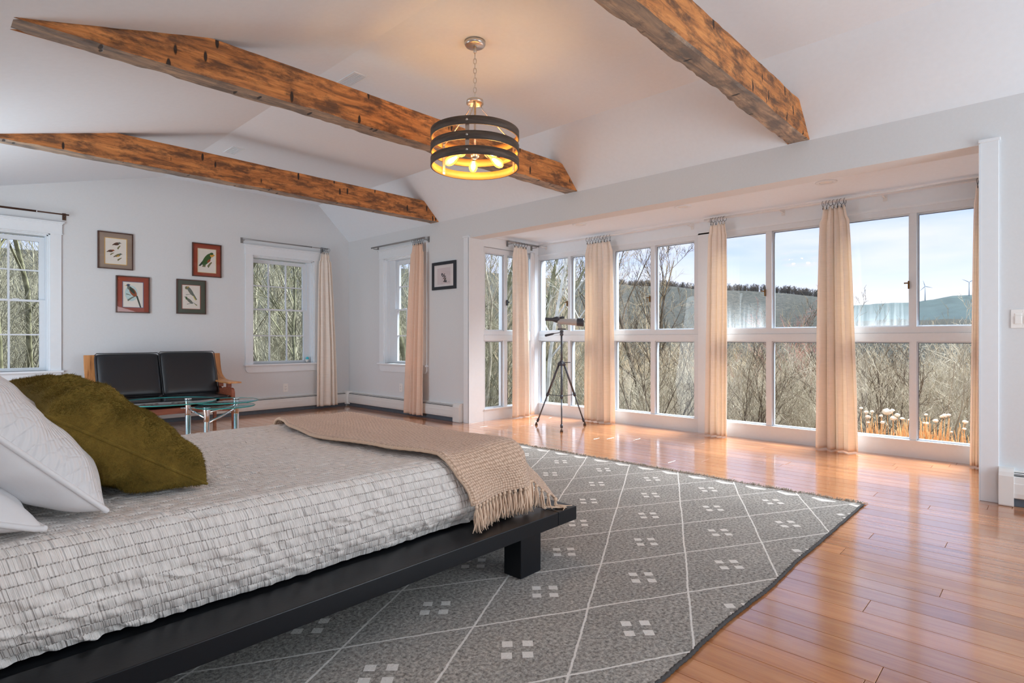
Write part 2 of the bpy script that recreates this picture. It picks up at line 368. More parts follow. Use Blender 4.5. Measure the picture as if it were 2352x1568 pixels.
def mat_rug():
    m, t, p = new_mat('grey_flatweave')
    c = N(t, 'ShaderNodeTexCoord'); sp = N(t, 'ShaderNodeSeparateXYZ'); L(t, c.outputs['Object'], sp.inputs[0])
    def M1(op, a, b=None, cl=False):
        n = N(t, 'ShaderNodeMath', operation=op, use_clamp=cl)
        for i, x in enumerate((a, b)):
            if x is None: continue
            if isinstance(x, (int, float)): n.inputs[i].default_value = x
            else: L(t, x, n.inputs[i])
        return n.outputs[0]
    nw = N(t, 'ShaderNodeTexNoise', in_Scale=40.0, in_Detail=2.0); L(t, c.outputs['Object'], nw.inputs[0])
    wob = M1('MULTIPLY', M1('SUBTRACT', nw.outputs[0], 0.5), 0.035)
    n3 = N(t, 'ShaderNodeTexNoise', in_Scale=2.0, in_Detail=2.0); L(t, c.outputs['Object'], n3.inputs[0])
    wob2 = M1('MULTIPLY', M1('SUBTRACT', n3.outputs[0], 0.5), 0.10)
    U = M1('ADD', M1('DIVIDE', M1('SUBTRACT', sp.outputs[0], 1.4), 0.4), wob)
    V = M1('ADD', M1('DIVIDE', M1('SUBTRACT', sp.outputs[1], 1.087), 0.2165), wob2)
    def near_even(x, w):
        f = M1('FRACT', M1('ADD', M1('MULTIPLY', x, 0.5), 0.5))
        return M1('LESS_THAN', M1('ABSOLUTE', M1('SUBTRACT', f, 0.5)), w)
    l1 = near_even(M1('ADD', U, V), 0.0105); l2 = near_even(M1('SUBTRACT', U, V), 0.0105)
    lines = M1('MAXIMUM', l1, l2)
    # four small lozenges in the middle of every diamond
    x = M1('SUBTRACT', sp.outputs[0], 1.4); y = M1('SUBTRACT', sp.outputs[1], 1.087)
    def motif(sx, sy):
        xx = M1('SUBTRACT', x, sx); yy = M1('SUBTRACT', y, sy)
        a = M1('SUBTRACT', M1('FRACT', M1('ADD', M1('DIVIDE', xx, 0.8), 0.5)), 0.5); a = M1('MULTIPLY', a, 0.8)
        b = M1('SUBTRACT', M1('FRACT', M1('ADD', M1('DIVIDE', yy, 0.433), 0.5)), 0.5); b = M1('MULTIPLY', b, 0.433)
        out = None
        for ox, oy in ((0.052, 0), (-0.052, 0), (0, 0.047), (0, -0.047)):
            d = M1('ADD', M1('ABSOLUTE', M1('SUBTRACT', a, ox)), M1('ABSOLUTE', M1('SUBTRACT', b, oy)))
            d = M1('LESS_THAN', d, 0.0255)
            out = d if out is None else M1('MAXIMUM', out, d)
        return out
    mot = M1('MAXIMUM', motif(0.4, 0.0), motif(0.0, 0.2165))
    # border of white triangles by the fringe
    by = M1('MULTIPLY', M1('ABSOLUTE', M1('SUBTRACT', M1('FRACT', M1('DIVIDE', sp.outputs[1], 0.2165)), 0.5)), 0.10)
    bd = M1('MULTIPLY', M1('GREATER_THAN', sp.outputs[0], M1('SUBTRACT', 4.085, M1('MULTIPLY', by, 1.2))), M1('LESS_THAN', sp.outputs[0], 4.088))
    bd = M1('MULTIPLY', bd, M1('GREATER_THAN', by, 0.018))
    white = M1('MAXIMUM', M1('MAXIMUM', lines, mot), bd)
    n1 = N(t, 'ShaderNodeTexNoise', in_Scale=75.0, in_Detail=5.0, in_Roughness=0.7); L(t, c.outputs['Object'], n1.inputs[0])
    n2 = N(t, 'ShaderNodeTexNoise', in_Scale=3.0, in_Detail=2.0); L(t, c.outputs['Object'], n2.inputs[0])
    g = ramp(t, n1.outputs[0], [(0.32, rgb(104, 101, 97)), (0.5, rgb(162, 158, 152)), (0.68, rgb(202, 197, 190))])
    g2 = ramp(t, n2.outputs[0], [(0.3, (0.92, 0.92, 0.92)), (0.7, (1.06, 1.05, 1.04))])
    ml = N(t, 'ShaderNodeMix', data_type='RGBA', blend_type='MULTIPLY'); ml.inputs[0].default_value = 1
    L(t, g.outputs[0], ml.inputs[6]); L(t, g2.outputs[0], ml.inputs[7])
    mx = N(t, 'ShaderNodeMix', data_type='RGBA'); mx.inputs[7].default_value = (*rgb(236, 232, 226), 1)
    wf = M1('MULTIPLY', white, 0.9)
    L(t, wf, mx.inputs[0]); L(t, ml.outputs[2], mx.inputs[6]); L(t, mx.outputs[2], p.inputs['Base Color'])
    p.inputs['Roughness'].default_value = 0.95; p.inputs['Specular IOR Level'].default_value = 0.1
    bump(t, p, M1('ADD', n1.outputs[0], M1('MULTIPLY', white, 0.25)), 0.8, 0.006)
    return m
M_rug = mat_rug()
M_rugedge = plain('rug_binding', rgb(70, 68, 68), 0.95, nscale=150, nbump=0.5, var=0.25)
M_rugfringe = plain('rug_fringe', rgb(176, 166, 152), 0.9, nscale=150, var=0.15)

# ------------------------------------------------------------------ object helpers
def tag(o, label=None, cat=None, group=None, kind=None):
    if label: o['label'] = label
    if cat: o['category'] = cat
    if group: o['group'] = group
    if kind: o['kind'] = kind
    return o
def thing(name, label, cat, loc=(0, 0, 0), rz=0.0, group=None):
    o = bpy.data.objects.new(name, None); COL.objects.link(o)
    o.location = loc; o.rotation_euler = (0, 0, rz); o.empty_display_size = 0.1
    return tag(o, label, cat, group)
def setting(name):
    o = bpy.data.objects.new(name, None); COL.objects.link(o); o['kind'] = 'structure'; o.empty_display_size = 0.1
    return o

def adopt(parent, o):
    # parts are modelled in room coordinates; the inverse keeps them there under a root placed at the thing's base
    o.parent = parent; o.matrix_parent_inverse = parent.matrix_basis.inverted()

class MB:
    """collects boxes, tubes, lathes, prisms; build() links them as ONE mesh object"""
    def __init__(s): s.v = []; s.f = []; s.mi = []; s.sm = []; s.cur = 0
    def add(s, vs, fs, smooth=False, mi=None):
        o = len(s.v); s.v.extend([tuple(map(float, q)) for q in vs])
        for f in fs: s.f.append(tuple(i + o for i in f)); s.sm.append(smooth); s.mi.append(s.cur if mi is None else mi)
        return s
    def box(s, a, b, mi=None):
        x0, y0, z0 = (min(a[i], b[i]) for i in range(3)); x1, y1, z1 = (max(a[i], b[i]) for i in range(3))
        return s.add([(x0, y0, z0), (x1, y0, z0), (x1, y1, z0), (x0, y1, z0), (x0, y0, z1), (x1, y0, z1), (x1, y1, z1), (x0, y1, z1)],
              [(0, 3, 2, 1), (4, 5, 6, 7), (0, 1, 5, 4), (1, 2, 6, 5), (2, 3, 7, 6), (3, 0, 4, 7)], mi=mi)
    def tube(s, pts, r, n=8, closed=False, caps=True, smooth=True, mi=None):
        pts = [Vector(p) for p in pts]; m = len(pts)
        rs = r if isinstance(r, (list, tuple)) else [r] * m
        vs = []; prev = None
        for i, p in enumerate(pts):
            if closed: d = pts[(i + 1) % m] - pts[i - 1]
            else: d = pts[min(i + 1, m - 1)] - pts[max(i - 1, 0)]
            if d.length < 1e-9: d = Vector((0, 0, 1))
            d.normalize()
            if prev is None:
                u = d.orthogonal().normalized()
            else:
                u = prev - d * prev.dot(d)
                u = u.normalized() if u.length > 1e-6 else d.orthogonal().normalized()
            prev = u; w = d.cross(u)
            for k in range(n):
                a = 2 * PI * k / n
                vs.append(p + (u * math.cos(a) + w * math.sin(a)) * rs[i])
        fs = []
        for i in range(m if closed else m - 1):
            j = (i + 1) % m
            for k in range(n):
                l = (k + 1) % n
                fs.append((i * n + k, i * n + l, j * n + l, j * n + k))
        if caps and not closed:
            fs.append(tuple(range(n))[::-1]); fs.append(tuple((m - 1) * n + k for k in range(n)))
        return s.add(vs, fs, smooth, mi)
    def lathe(s, prof, c=(0, 0, 0), n=32, axis=(0, 0, 1), smooth=True, mi=None, closed=False):
        """prof: (radius, height) along axis"""
        ax = Vector(axis).normalized(); u = ax.orthogonal().normalized(); w = ax.cross(u); c = Vector(c)
        vs = []
        for r, h in prof:
            for k in range(n):
                a = 2 * PI * k / n
                vs.append(c + ax * h + (u * math.cos(a) + w * math.sin(a)) * max(r, 1e-5))
        fs = []; m = len(prof)
        for i in range(m if closed else m - 1):
            j = (i + 1) % m
            for k in range(n):
                l = (k + 1) % n
                fs.append((i * n + k, i * n + l, j * n + l, j * n + k))
        return s.add(vs, fs, smooth, mi)
    def prism(s, poly, axis, a, b, mi=None, smooth=False):
        """poly 2D in the two other axes (cyclic order), extruded from a to b along axis"""
        n = len(poly); vs = []
        for q in (a, b):
            for p in poly:
                if axis == 'X': vs.append((q, p[0], p[1]))
                elif axis == 'Y': vs.append((p[0], q, p[1]))
                else: vs.append((p[0], p[1], q))
        fs = [tuple(range(n))[::-1], tuple(range(n, 2 * n))]
        for i in range(n):
            j = (i + 1) % n; fs.append((i, j, n + j, n + i))
        return s.add(vs, fs, smooth, mi)
    def torus(s, c, R, r, axis, n=20, k=6, mi=None):
        ax = Vector(axis).normalized(); u = ax.orthogonal().normalized(); w = ax.cross(u); c = Vector(c)
        return s.tube([c + (u * math.cos(2 * PI * i / n) + w * math.sin(2 * PI * i / n)) * R for i in range(n)], r, k, closed=True, mi=mi)
    def build(s, name, mats, parent=None, bevel=0, segs=2, recalc=True):
        me = bpy.data.meshes.new(name)
        me.from_pydata(s.v, [], s.f)
        if not isinstance(mats, (list, tuple)): mats = [mats]
        for m in mats: me.materials.append(m)
        me.polygons.foreach_set('material_index', s.mi)
        me.polygons.foreach_set('use_smooth', s.sm)
        if recalc:
            bm = bmesh.new(); bm.from_mesh(me); bmesh.ops.recalc_face_normals(bm, faces=bm.faces); bm.to_mesh(me); bm.free()
        o = bpy.data.objects.new(name, me); COL.objects.link(o)
        if parent is not None: adopt(parent, o)
        if bevel:
            md = o.modifiers.new('bevel', 'BEVEL'); md.width = bevel; md.segments = segs; md.limit_method = 'ANGLE'; md.harden_normals = False
        return o
def box(name, a, b, mat, parent=None, bevel=0):
    return MB().box(a, b).build(name, mat, parent, bevel)
def grid_mesh(name, P, mat, parent=None, uv=None, closed_u=False, mi=None, smooth=True, mats=None):
    """P: array (nu, nv, 3)"""
    nu, nv = P.shape[:2]
    me = bpy.data.meshes.new(name)
    idx = np.arange(nu * nv).reshape(nu, nv)
    if closed_u:
        a = idx; b = np.roll(idx, -1, 0)
        q = np.stack([a[:, :-1], b[:, :-1], b[:, 1:], a[:, 1:]], -1).reshape(-1, 4)
    else:
        q = np.stack([idx[:-1, :-1], idx[1:, :-1], idx[1:, 1:], idx[:-1, 1:]], -1).reshape(-1, 4)
    me.vertices.add(nu * nv); me.vertices.foreach_set('co', P.reshape(-1).astype(np.float32))
    me.loops.add(q.size); me.loops.foreach_set('vertex_index', q.reshape(-1).astype(np.int32))
    me.polygons.add(len(q)); me.polygons.foreach_set('loop_start', np.arange(0, q.size, 4, dtype=np.int32))
    if smooth: me.polygons.foreach_set('use_smooth', np.ones(len(q), bool))
    if uv is not None:
        l = me.uv_layers.new(name='UVMap'); l.data.foreach_set('uv', uv.reshape(-1, 2)[q.reshape(-1)].reshape(-1).astype(np.float32))
    me.materials.append(mat)
    me.update(); me.validate()
    o = bpy.data.objects.new(name, me); COL.objects.link(o)
    if parent is not None: adopt(parent, o)
    return o
def mesh_np(name, V, F, mat):
    me = bpy.data.meshes.new(name); me.vertices.add(len(V)); me.vertices.foreach_set('co', V.reshape(-1).astype(np.float32))
    k = F.shape[1]; me.loops.add(F.size); me.loops.foreach_set('vertex_index', F.reshape(-1))
    me.polygons.add(len(F)); me.polygons.foreach_set('loop_start', np.arange(0, F.size, k, dtype=np.int32)); me.materials.append(mat); me.update(calc_edges=True)
    return me
def copy_tree(o, parent=None):
    c = o.copy(); COL.objects.link(c)
    if parent is not None: c.parent = parent; c.matrix_parent_inverse = o.matrix_parent_inverse.copy()
    for ch in list(o.children): copy_tree(ch, c)
    return c

# ================================================================== THE ROOM
X0, XE, XB = -0.75, 4.82, 6.13          # west wall, east wall face, bay window face
Y0, YN = -2.5, 8.16                      # south wall, north wall
BY0, BY1 = 0.35, 5.30                    # bay opening
ZF = 3.10                                # flat of the ceiling
WT = 0.20

# floor slab and boards
fl = MB().box((X0 - 0.3, Y0 - 0.3, -0.20), (XB + 0.12, YN + 0.2, -0.016)).build('floor', M_dark)
fl['kind'] = 'structure'
rng = random.Random(4)
boards = []
x = XB + 0.02
while x > X0 - 0.1:
    w = rng.choice((0.104, 0.137, 0.137, 0.12))
    y = Y0 - rng.random() * 1.4
    while y < YN:
        ln = rng.uniform(0.95, 2.3)
        boards.append((x - w, x, y, min(y + ln, YN + 0.05)))
        y += ln
    x -= w
def inside(b):
    cx = (b[0] + b[1]) / 2
    if cx > XE: return b[3] > BY0 and b[2] < BY1
    return True
boards = [(a, b, max(c, Y0 - .05), d) for a, b, c, d in boards if inside((a, b, c, d)) and d - max(c, Y0 - .05) > 0.04]
FX, FY = math.sin(YAW), math.cos(YAW)
def vis(b):
    best = 0
    for k in range(9):
        cx = (b[0] + b[1]) / 2; cy = b[2] + (b[3] - b[2]) * k / 8
        w = FX * cx + FY * cy; r = FY * cx - FX * cy
        if w > 1.55 and abs(r / w) < 0.93:
            hid = (0.4 < cx < 4.0 and 0.95 < cy < 3.7)
            best = max(best, 0 if hid else 1.0 / (w * w))
    return best
boards.sort(key=vis, reverse=True)
def board_mb(mb, b):
    g = 0.0007; a, c, d, e = b[0] + g, b[1] - g, b[2] + g, b[3] - g; k = 0.0012
    z = 0.0
    mb.add([(a, d, -0.016), (c, d, -0.016), (c, e, -0.016), (a, e, -0.016), (a, d, z - k), (c, d, z - k), (c, e, z - k), (a, e, z - k),
            (a + k, d + k, z), (c - k, d + k, z), (c - k, e - k, z), (a + k, e - k, z)],
           [(0, 1, 5, 4), (1, 2, 6, 5), (2, 3, 7, 6), (3, 0, 4, 7), (4, 5, 9, 8), (5, 6, 10, 9), (6, 7, 11, 10), (7, 4, 8, 11), (8, 9, 10, 11)])
for b in boards[:298]:
    mb = MB(); board_mb(mb, b); mb.build('floorboard', M_floor, fl, recalc=False)
rest = MB()
for b in boards[298:]: board_mb(rest, b)
ro = rest.build('floorboard_rest', M_floor, fl, recalc=False); ro['kind'] = 'stuff'

# north wall with two window openings (x0,x1,z0,z1)
N_W1 = (0.165, 1.081, 0.70, 2.235)
N_W2 = (3.307, 4.227, 0.70, 2.235)
E_W3 = (6.25, 7.173, 0.70, 2.235)        # y range, east wall
def wall_boxes(mb, lo, hi, z0, z1, holes, put):
    """holes along the run; put(a,b,za,zb) adds one box"""
    cur = lo
    for h in sorted(holes):
        if h[0] > cur: put(cur, h[0], z0, z1)
        put(h[0], h[1], z0, h[2]); put(h[0], h[1], h[3], z1)
        cur = h[1]
    if cur < hi: put(cur, hi, z0, z1)
mb = MB(); wall_boxes(mb, X0 - WT, XE + WT, -0.02, 3.25, [N_W1, N_W2], lambda a, b, c, d: mb.box((a, YN, c), (b, YN + WT, d)))
mb.build('wall_north', M_wall)['kind'] = 'structure'
mb = MB(); wall_boxes(mb, BY1, YN, -0.02, 2.75, [E_W3], lambda a, b, c, d: mb.box((XE, a, c), (XE + WT, b, d)))
mb.box((XE, BY0, 2.32), (XE + WT, BY1, 2.75)); mb.box((XE, Y0, -0.02), (XE + WT, BY0, 2.75))
mb.build('wall_east', M_wall)['kind'] = 'structure'
S_W = (2.35, 4.65, 0.25, 2.15)
mb = MB(); wall_boxes(mb, X0 - WT, XE + WT, -0.02, 3.25, [S_W], lambda a, b, c, d: mb.box((a, Y0 - WT, c), (b, Y0, d)))
mb.build('wall_south', M_wall)['kind'] = 'structure'
mb = MB(); wall_boxes(mb, Y0, YN, -0.02, 3.25, [(-1.8, 0.0, .7, 2.1), (4.2, 7.6, .7, 2.1)], lambda a, b, c, d: mb.box((X0 - WT, a, c), (X0, b, d)))
mb.build('wall_west', M_wall)['kind'] = 'structure'
# bay: side walls, header over the glass, ceiling
mb = MB(); mb.box((XE + WT, BY1, 2.235), (XB + .02, BY1 + .16, 2.46)); mb.box((XE + WT, BY1 + .002, -0.02), (XE + WT + .045, BY1 + .16, 2.235))
mb.box((XE + WT, BY1, -.02), (XB + .2, BY1 + .16, .0)); mb.box((6.03, BY1, 0), (XB + .16, BY1 + .16, 2.235))
mb.build('wall_bay_north', M_trim)['kind'] = 'structure'
mb = MB(); mb.box((XE + WT, BY0 - .16, -0.02), (XB + .16, BY0, 2.46)); mb.build('wall_bay_south', M_trim)['kind'] = 'structure'
mb = MB(); mb.box((XB, BY0 - .16, 2.235), (XB + .16, BY1 + .16, 2.46)); mb.build('wall_bay_east', M_trim)['kind'] = 'structure'
box('ceiling_bay', (XE + 0.19, BY0 - .16, 2.40), (XB + .16, BY1 + .16, 2.50), M_ceil)['kind'] = 'structure'
# main ceiling: gentle west slope, flat, steep east slope
sl = (ZF - 2.60) / (2.19 - 0.34)
zw = ZF - sl * (2.19 - X0)
prof = [(X0 - .2, zw - sl * .2), (2.19, ZF), (4.30, ZF), (XE + .02, 2.60 - .02 * .96), (XE + .2, 2.60 - .02 * .96), (XE + .2, 2.80), (4.38, ZF + .14), (2.17, ZF + .14), (X0 - .2, zw + .14 - sl * .2)]
MB().prism(prof, 'Y', Y0 - .2, YN + .2).build('ceiling', M_ceil)['kind'] = 'structure'

# bay opening casings
def casing(name, y0, y1):
    mb = MB()
    mb.box((XE - .022, y0, 0), (XE, y1, 2.33))
    mb.box((XE - .034, y0 - .008, 2.325), (XE, y1 + .008, 2.345))
    mb.build(name, M_trim, bevel=0.003)['kind'] = 'structure'
casing('trim_1', BY1, BY1 + .095)
casing('trim_2', BY0 - .095, BY0)
mb = MB(); mb.box((XE - .024, BY1 - .004, 0), (XE + WT + .004, BY1 + .001, 2.322)); mb.box((XE - .024, BY1 - .012, 0), (XE + .0, BY1 + .001, 2.322))
mb.build('trim_3', M_trim)['kind'] = 'structure'
mb = MB(); mb.box((XE - .026, BY0, 0), (XE + WT, BY0 + .005, 2.322)); mb.build('trim_4', M_trim)['kind'] = 'structure'
# crown moulding along the bay head
mb = MB()
mb.prism([(XB - .035, 2.40), (XB - .022, 2.385), (XB - .018, 2.372), (XB, 2.366), (XB, 2.40)], 'Y', BY0, BY1)
mb.prism([(BY1 - .035, 2.40), (BY1 - .022, 2.385), (BY1 - .018, 2.372), (BY1, 2.366), (BY1, 2.40)], 'X', XE + WT, XB)
mb.build('trim_5', M_trim)['kind'] = 'structure'
box('trim_6', (XB - .012, BY0, 2.225), (XB, BY1, 2.245), M_trim)['kind'] = 'structure'

# ------------------------------------------------------------------ double-hung windows
def hung_window(name, T, g0, g1, o0, o1, flip=False):
    """T maps (along, out, z) -> room; along runs with the wall, out grows outdoors. g0,g1 glass limits, o0,o1 opening"""
    root = setting(name)
    def bx(nm, a, b, mat=M_trim, parent=root, bevel=0.0):
        A = T(*a); B = T(*b); return box(nm, A, B, mat, parent, bevel)
    z0, z1 = 0.70, 2.235
    cw = 0.098
    bx('casing', (o0 - cw, -.02, z0), (o0, 0, z1)); bx('casing', (o1, -.02, z0), (o1 + cw, 0, z1))
    bx('head_casing', (o0 - cw - .006, -.024, z1), (o1 + cw + .006, 0, 2.345))
    bx('fillet', (o0 - cw - .012, -.030, z1 - .004), (o1 + cw + .012, 0, z1 + .006))
    mb = MB()
    for k, (e, zz0, zz1) in enumerate(((.034, 2.345, 2.358), (.046, 2.358, 2.372))):
        mb.box(T(o0 - cw - e + .02, -e, zz0), T(o1 + cw + e - .02, 0, zz1))
    mb.build('cap', M_trim, root, 0.002)
    bx('sill', (o0 - cw - .02, -.052, .676), (o1 + cw + .02, .10, .700), bevel=0.004)
    # apron with rounded lower corners
    a0, a1 = o0 - cw + .0, o1 + cw - .0; zt, zb = .676, .582; rr = .055
    poly = [(a0, zt), (a0, zb + rr)] + [(a0 + rr - rr * math.cos(t), zb + rr - rr * math.sin(t)) for t in [PI / 2 * i / 6 for i in range(1, 7)]] \
         + [(a1 - rr + rr * math.sin(t), zb + rr - rr * math.cos(t)) for t in [PI / 2 * i / 6 for i in range(0, 6)]] + [(a1, zb + rr), (a1, zt)]
    n = len(poly); vs = [T(p[0], q, p[1]) for q in (-.018, 0) for p in poly]
    MB().add(vs, [tuple(range(n))[::-1], tuple(range(n, 2 * n))] + [(i, (i + 1) % n, n + (i + 1) % n, n + i) for i in range(n)]).build('apron', M_trim, root)
    # stepped jamb and head inside the opening
    for k, (d0, d1, t) in enumerate(((0.0, .035, .014), (.035, .20, .026))):
        mb = MB()
        mb.box(T(o0, d0, z0), T(o0 + t, d1, z1)); mb.box(T(o1 - t, d0, z0), T(o1, d1, z1)); mb.box(T(o0, d0, z1 - t), T(o1, d1, z1))
        mb.build('jamb', M_trim, root)
    bx('outer_sill', (o0, .10, .66), (o1, .24, .70))
    # sashes
    gz = ((1.491, 2.145), (.735, 1.468))        # glass limits in the plane of the sash
    for k, (za, zb_) in enumerate(gz[::-1]):
        d0 = .085 if k == 0 else .120
        d1 = d0 + .032
        rail_b = .035 if k == 0 else .022; rail_t = .022 if k == 0 else .05
        st = .05
        mb = MB()
        mb.box(T(max(g0 - st, o0 + .026), d0, za - rail_b), T(g0, d1, zb_ + rail_t)); mb.box(T(g1, d0, za - rail_b), T(min(g1 + st, o1 - .02), d1, zb_ + rail_t))
        mb.box(T(g0, d0, za - rail_b), T(g1, d1, za)); mb.box(T(g0, d0, zb_), T(g1, d1, zb_ + rail_t))
        sash = mb.build('sash', M_vinyl, root)
        p = (g1 - g0) / 3
        for i in (1, 2): box('muntin', T(g0 + p * i - .009, d0 + .004, za), T(g0 + p * i + .009, d1 - .004, zb_), M_vinyl, sash)
        zm = (za + zb_) / 2
        for i in range(3):
            box('muntin', T(g0 + p * i + (.009 if i else 0), d0 + .004, zm - .008), T(g0 + p * (i + 1) - (.009 if i < 2 else 0), d1 - .004, zm + .008), M_vinyl, sash)
            for zz0, zz1 in ((za, zm - .008), (zm + .008, zb_)):
                box('pane', T(g0 + p * i + (.009 if i else 0), d0 + .014, zz0), T(g0 + p * (i + 1) - (.009 if i < 2 else 0), d0 + .018, zz1), M_glass, sash)
        if k == 0:
            for f in (.28, .74): box('sash_lock', T(g0 + (g1 - g0) * f - .03, d0 - .004, zb_ + rail_t), T(g0 + (g1 - g0) * f + .03, d0 + .02, zb_ + rail_t + .009), M_vinyl, root, .003)
    # side liners between sash and jamb
    if g0 - .05 > o0 + .03: bx('liner', (o0 + .026, .085, z0), (g0 - .05, .155, z1 - .026), M_vinyl)
    if g1 + .05 < o1 - .03: bx('liner', (g1 + .05, .085, z0), (o1 - .026, .155, z1 - .026), M_vinyl)
    return root
TN = lambda a, o, z: (a, YN + o, z)
TE = lambda a, o, z: (XE + o, a, z)
hung_window('window_1', TN, .227, .998, .165, 1.081)
hung_window('window_2', TN, 3.335, 4.105, 3.307, 4.227)
hung_window('window_3', TE, 6.285, 6.965, 6.25, 7.173)

# ------------------------------------------------------------------ bay windows
def bay_unit(name, T, u0, u1, mids, fog=None, latch=True, ext=(0, 0)):
    """u0<u1 along; mids: (pane a limits, pane b limits) ; frame face at out=0"""
    root = setting(name)
    zt, zu, ztr, zl, zk = 2.228, 2.159, 1.175, 1.027, 0.161
    (a0, a1), (b0, b1) = mids
    def bx(nm, a, b, mat=M_vinyl, parent=root, bevel=0.0): return box(nm, T(*a), T(*b), mat, parent, bevel)
    # kick panel and ledge
    bx('kick_panel', (u0, 0, 0), (u1, .12, zk - .022)); bx('ledge', (u0, -.008, zk - .022), (u1, .12, zk - .008))
    # transom between the two lights
    bx('transom', (u0, 0, zl + .004), (u1, .12, zl + .078)); bx('transom', (u0, .008, zl + .080), (u1, .12, ztr - .012))
    # outer frame
    bx('head', (u0, 0, zu + .012), (u1, .12, zt + .012))
    for k, (zz0, zz1, top) in enumerate(((ztr - .012, zu + .012, True), (zk - .008, zl + .004, False))):
        da, db = (.030, .052) if k == 0 else (.052, .030)
        for nm, e0, e1 in (('side_frame', u0, min(a0, b0) - .006), ('side_frame', max(a1, b1) + .006, u1)):
            if e1 > e0: bx(nm, (e0, .004, zz0), (e1, .12, zz1))
        mm0, mm1 = min(a1, b1), max(a0, b0)
        bx('mullion', (mm0 + .004, .006, zz0), (mm1 - .004, .11, zz1))
        for (p0, p1), d in (((a0, a1), da), ((b0, b1), db)):
            mb = MB(); r = .013
            q0, q1, y0_, y1_ = p0 - .006, p1 + .006, zz0, zz1
            mb.box(T(q0, d, y0_), T(q0 + r, d + .03, y1_)); mb.box(T(q1 - r, d, y0_), T(q1, d + .03, y1_))
            mb.box(T(q0 + r, d, y0_), T(q1 - r, d + .03, y0_ + r)); mb.box(T(q0 + r, d, y1_ - r), T(q1 - r, d + .03, y1_))
            sash = mb.build('sash', M_vinyl, root)
            gm = M_fog if (fog is not None and k == 0 and (p0, p1) in fog) else M_glass
            box('pane', T(q0 + r, d + .012, y0_ + r), T(q1 - r, d + .016, y1_ - r), gm, sash)
            # dark gasket line on the side away from the room's corner
            mb = MB(); mb.box(T(q1 - r - .004, d - .003, y0_ + r), T(q1 - r, d + .0, y1_ - r)); mb.box(T(q0 + r, d - .003, y1_ - r - .004), T(q1 - r, d, y1_ - r))
            mb.build('gasket', M_plastic_dark, sash)
    if latch:
        mb = MB(); c = mids[0][0] if mids[0][0] > mids[1][0] else mids[1][0]
        mb.box(T(c - .004, -.012, 1.50), T(c + .008, .006, 1.57)); mb.box(T(c + .0, -.022, 1.545), T(c + .035, -.010, 1.556))
        mb.build('latch', M_brass, root)
    return root
K = 1.0217
TB = lambda a, o, z: (XB + o, a, z)
UN = [('window_4', 4.10, 5.24, ((4.681, 5.176), (4.14, 4.631))),
      ('window_5', 2.85, 3.99, ((3.451, 3.95), (2.908, 3.388))),
      ('window_6', 1.56, 2.70, ((2.133, 2.62), (1.61, 2.069))),
      ('window_7', 0.342, 1.47, ((.917, 1.41), (.42, .86)))]
for nm, a, b, mids in UN:
    mk = tuple((p * K, q * K) for p, q in mids)
    fog = (mk[0],) if nm in ('window_6', 'window_7') else None
    bay_unit(nm, TB, a * K if nm != 'window_7' else BY0, min(b * K, BY1), mk, fog)
mb = MB()
for a, b in ((3.99 * K, 4.10 * K), (2.70 * K, 2.85 * K), (1.47 * K, 1.56 * K)): mb.box((XB - .012, a, 0), (XB + .12, b, 2.24))
mb.build('trim_7', M_trim)['kind'] = 'structure'
TS = lambda a, o, z: (a, BY1 + o, z)
bay_unit('window_8', TS, XE + WT + .045, 6.03, ((5.095, 5.44), (5.505, 5.96)), latch=False)
mb = MB(); mb.box((5.478, BY1 - .016, 1.50), (5.492, BY1 + .004, 1.575)); mb.box((5.468, BY1 - .03, 1.53), (5.498, BY1 - .016, 1.555))
_l = mb.build('latch', M_plastic_dark, bpy.data.objects['window_8'])

# unseen windows added in the south and west walls to frame the fill lights
def plain_window(name, T, u0, u1, z0, z1, n):
    root = setting(name); w = (u1 - u0) / n
    mb = MB(); mb.box(T(u0 - .09, -.02, z0 - .09), T(u1 + .09, 0, z0)); mb.box(T(u0 - .09, -.02, z1), T(u1 + .09, 0, z1 + .09))
    mb.box(T(u0 - .09, -.02, z0), T(u0, 0, z1)); mb.box(T(u1, -.02, z0), T(u1 + .09, 0, z1)); mb.build('casing', M_trim, root)
    for i in range(n):
        a, b = u0 + w * i, u0 + w * (i + 1); mb = MB()
        mb.box(T(a, .05, z0), T(a + .05, .09, z1)); mb.box(T(b - .05, .05, z0), T(b, .09, z1)); mb.box(T(a + .05, .05, z0), T(b - .05, .09, z0 + .05)); mb.box(T(a + .05, .05, z1 - .05), T(b - .05, .09, z1))
        s_ = mb.build('sash', M_vinyl, root); box('pane', T(a + .05, .066, z0 + .05), T(b - .05, .07, z1 - .05), M_glass, s_)
plain_window('added_window_9', lambda a, o, z: (a, Y0 - o, z), S_W[0], S_W[1], S_W[2], S_W[3], 2)
plain_window('added_window_10', lambda a, o, z: (X0 - o, a, z), 4.2, 7.6, .7, 2.1, 3)
plain_window('added_window_11', lambda a, o, z: (X0 - o, a, z), -1.8, 0.0, .7, 2.1, 2)

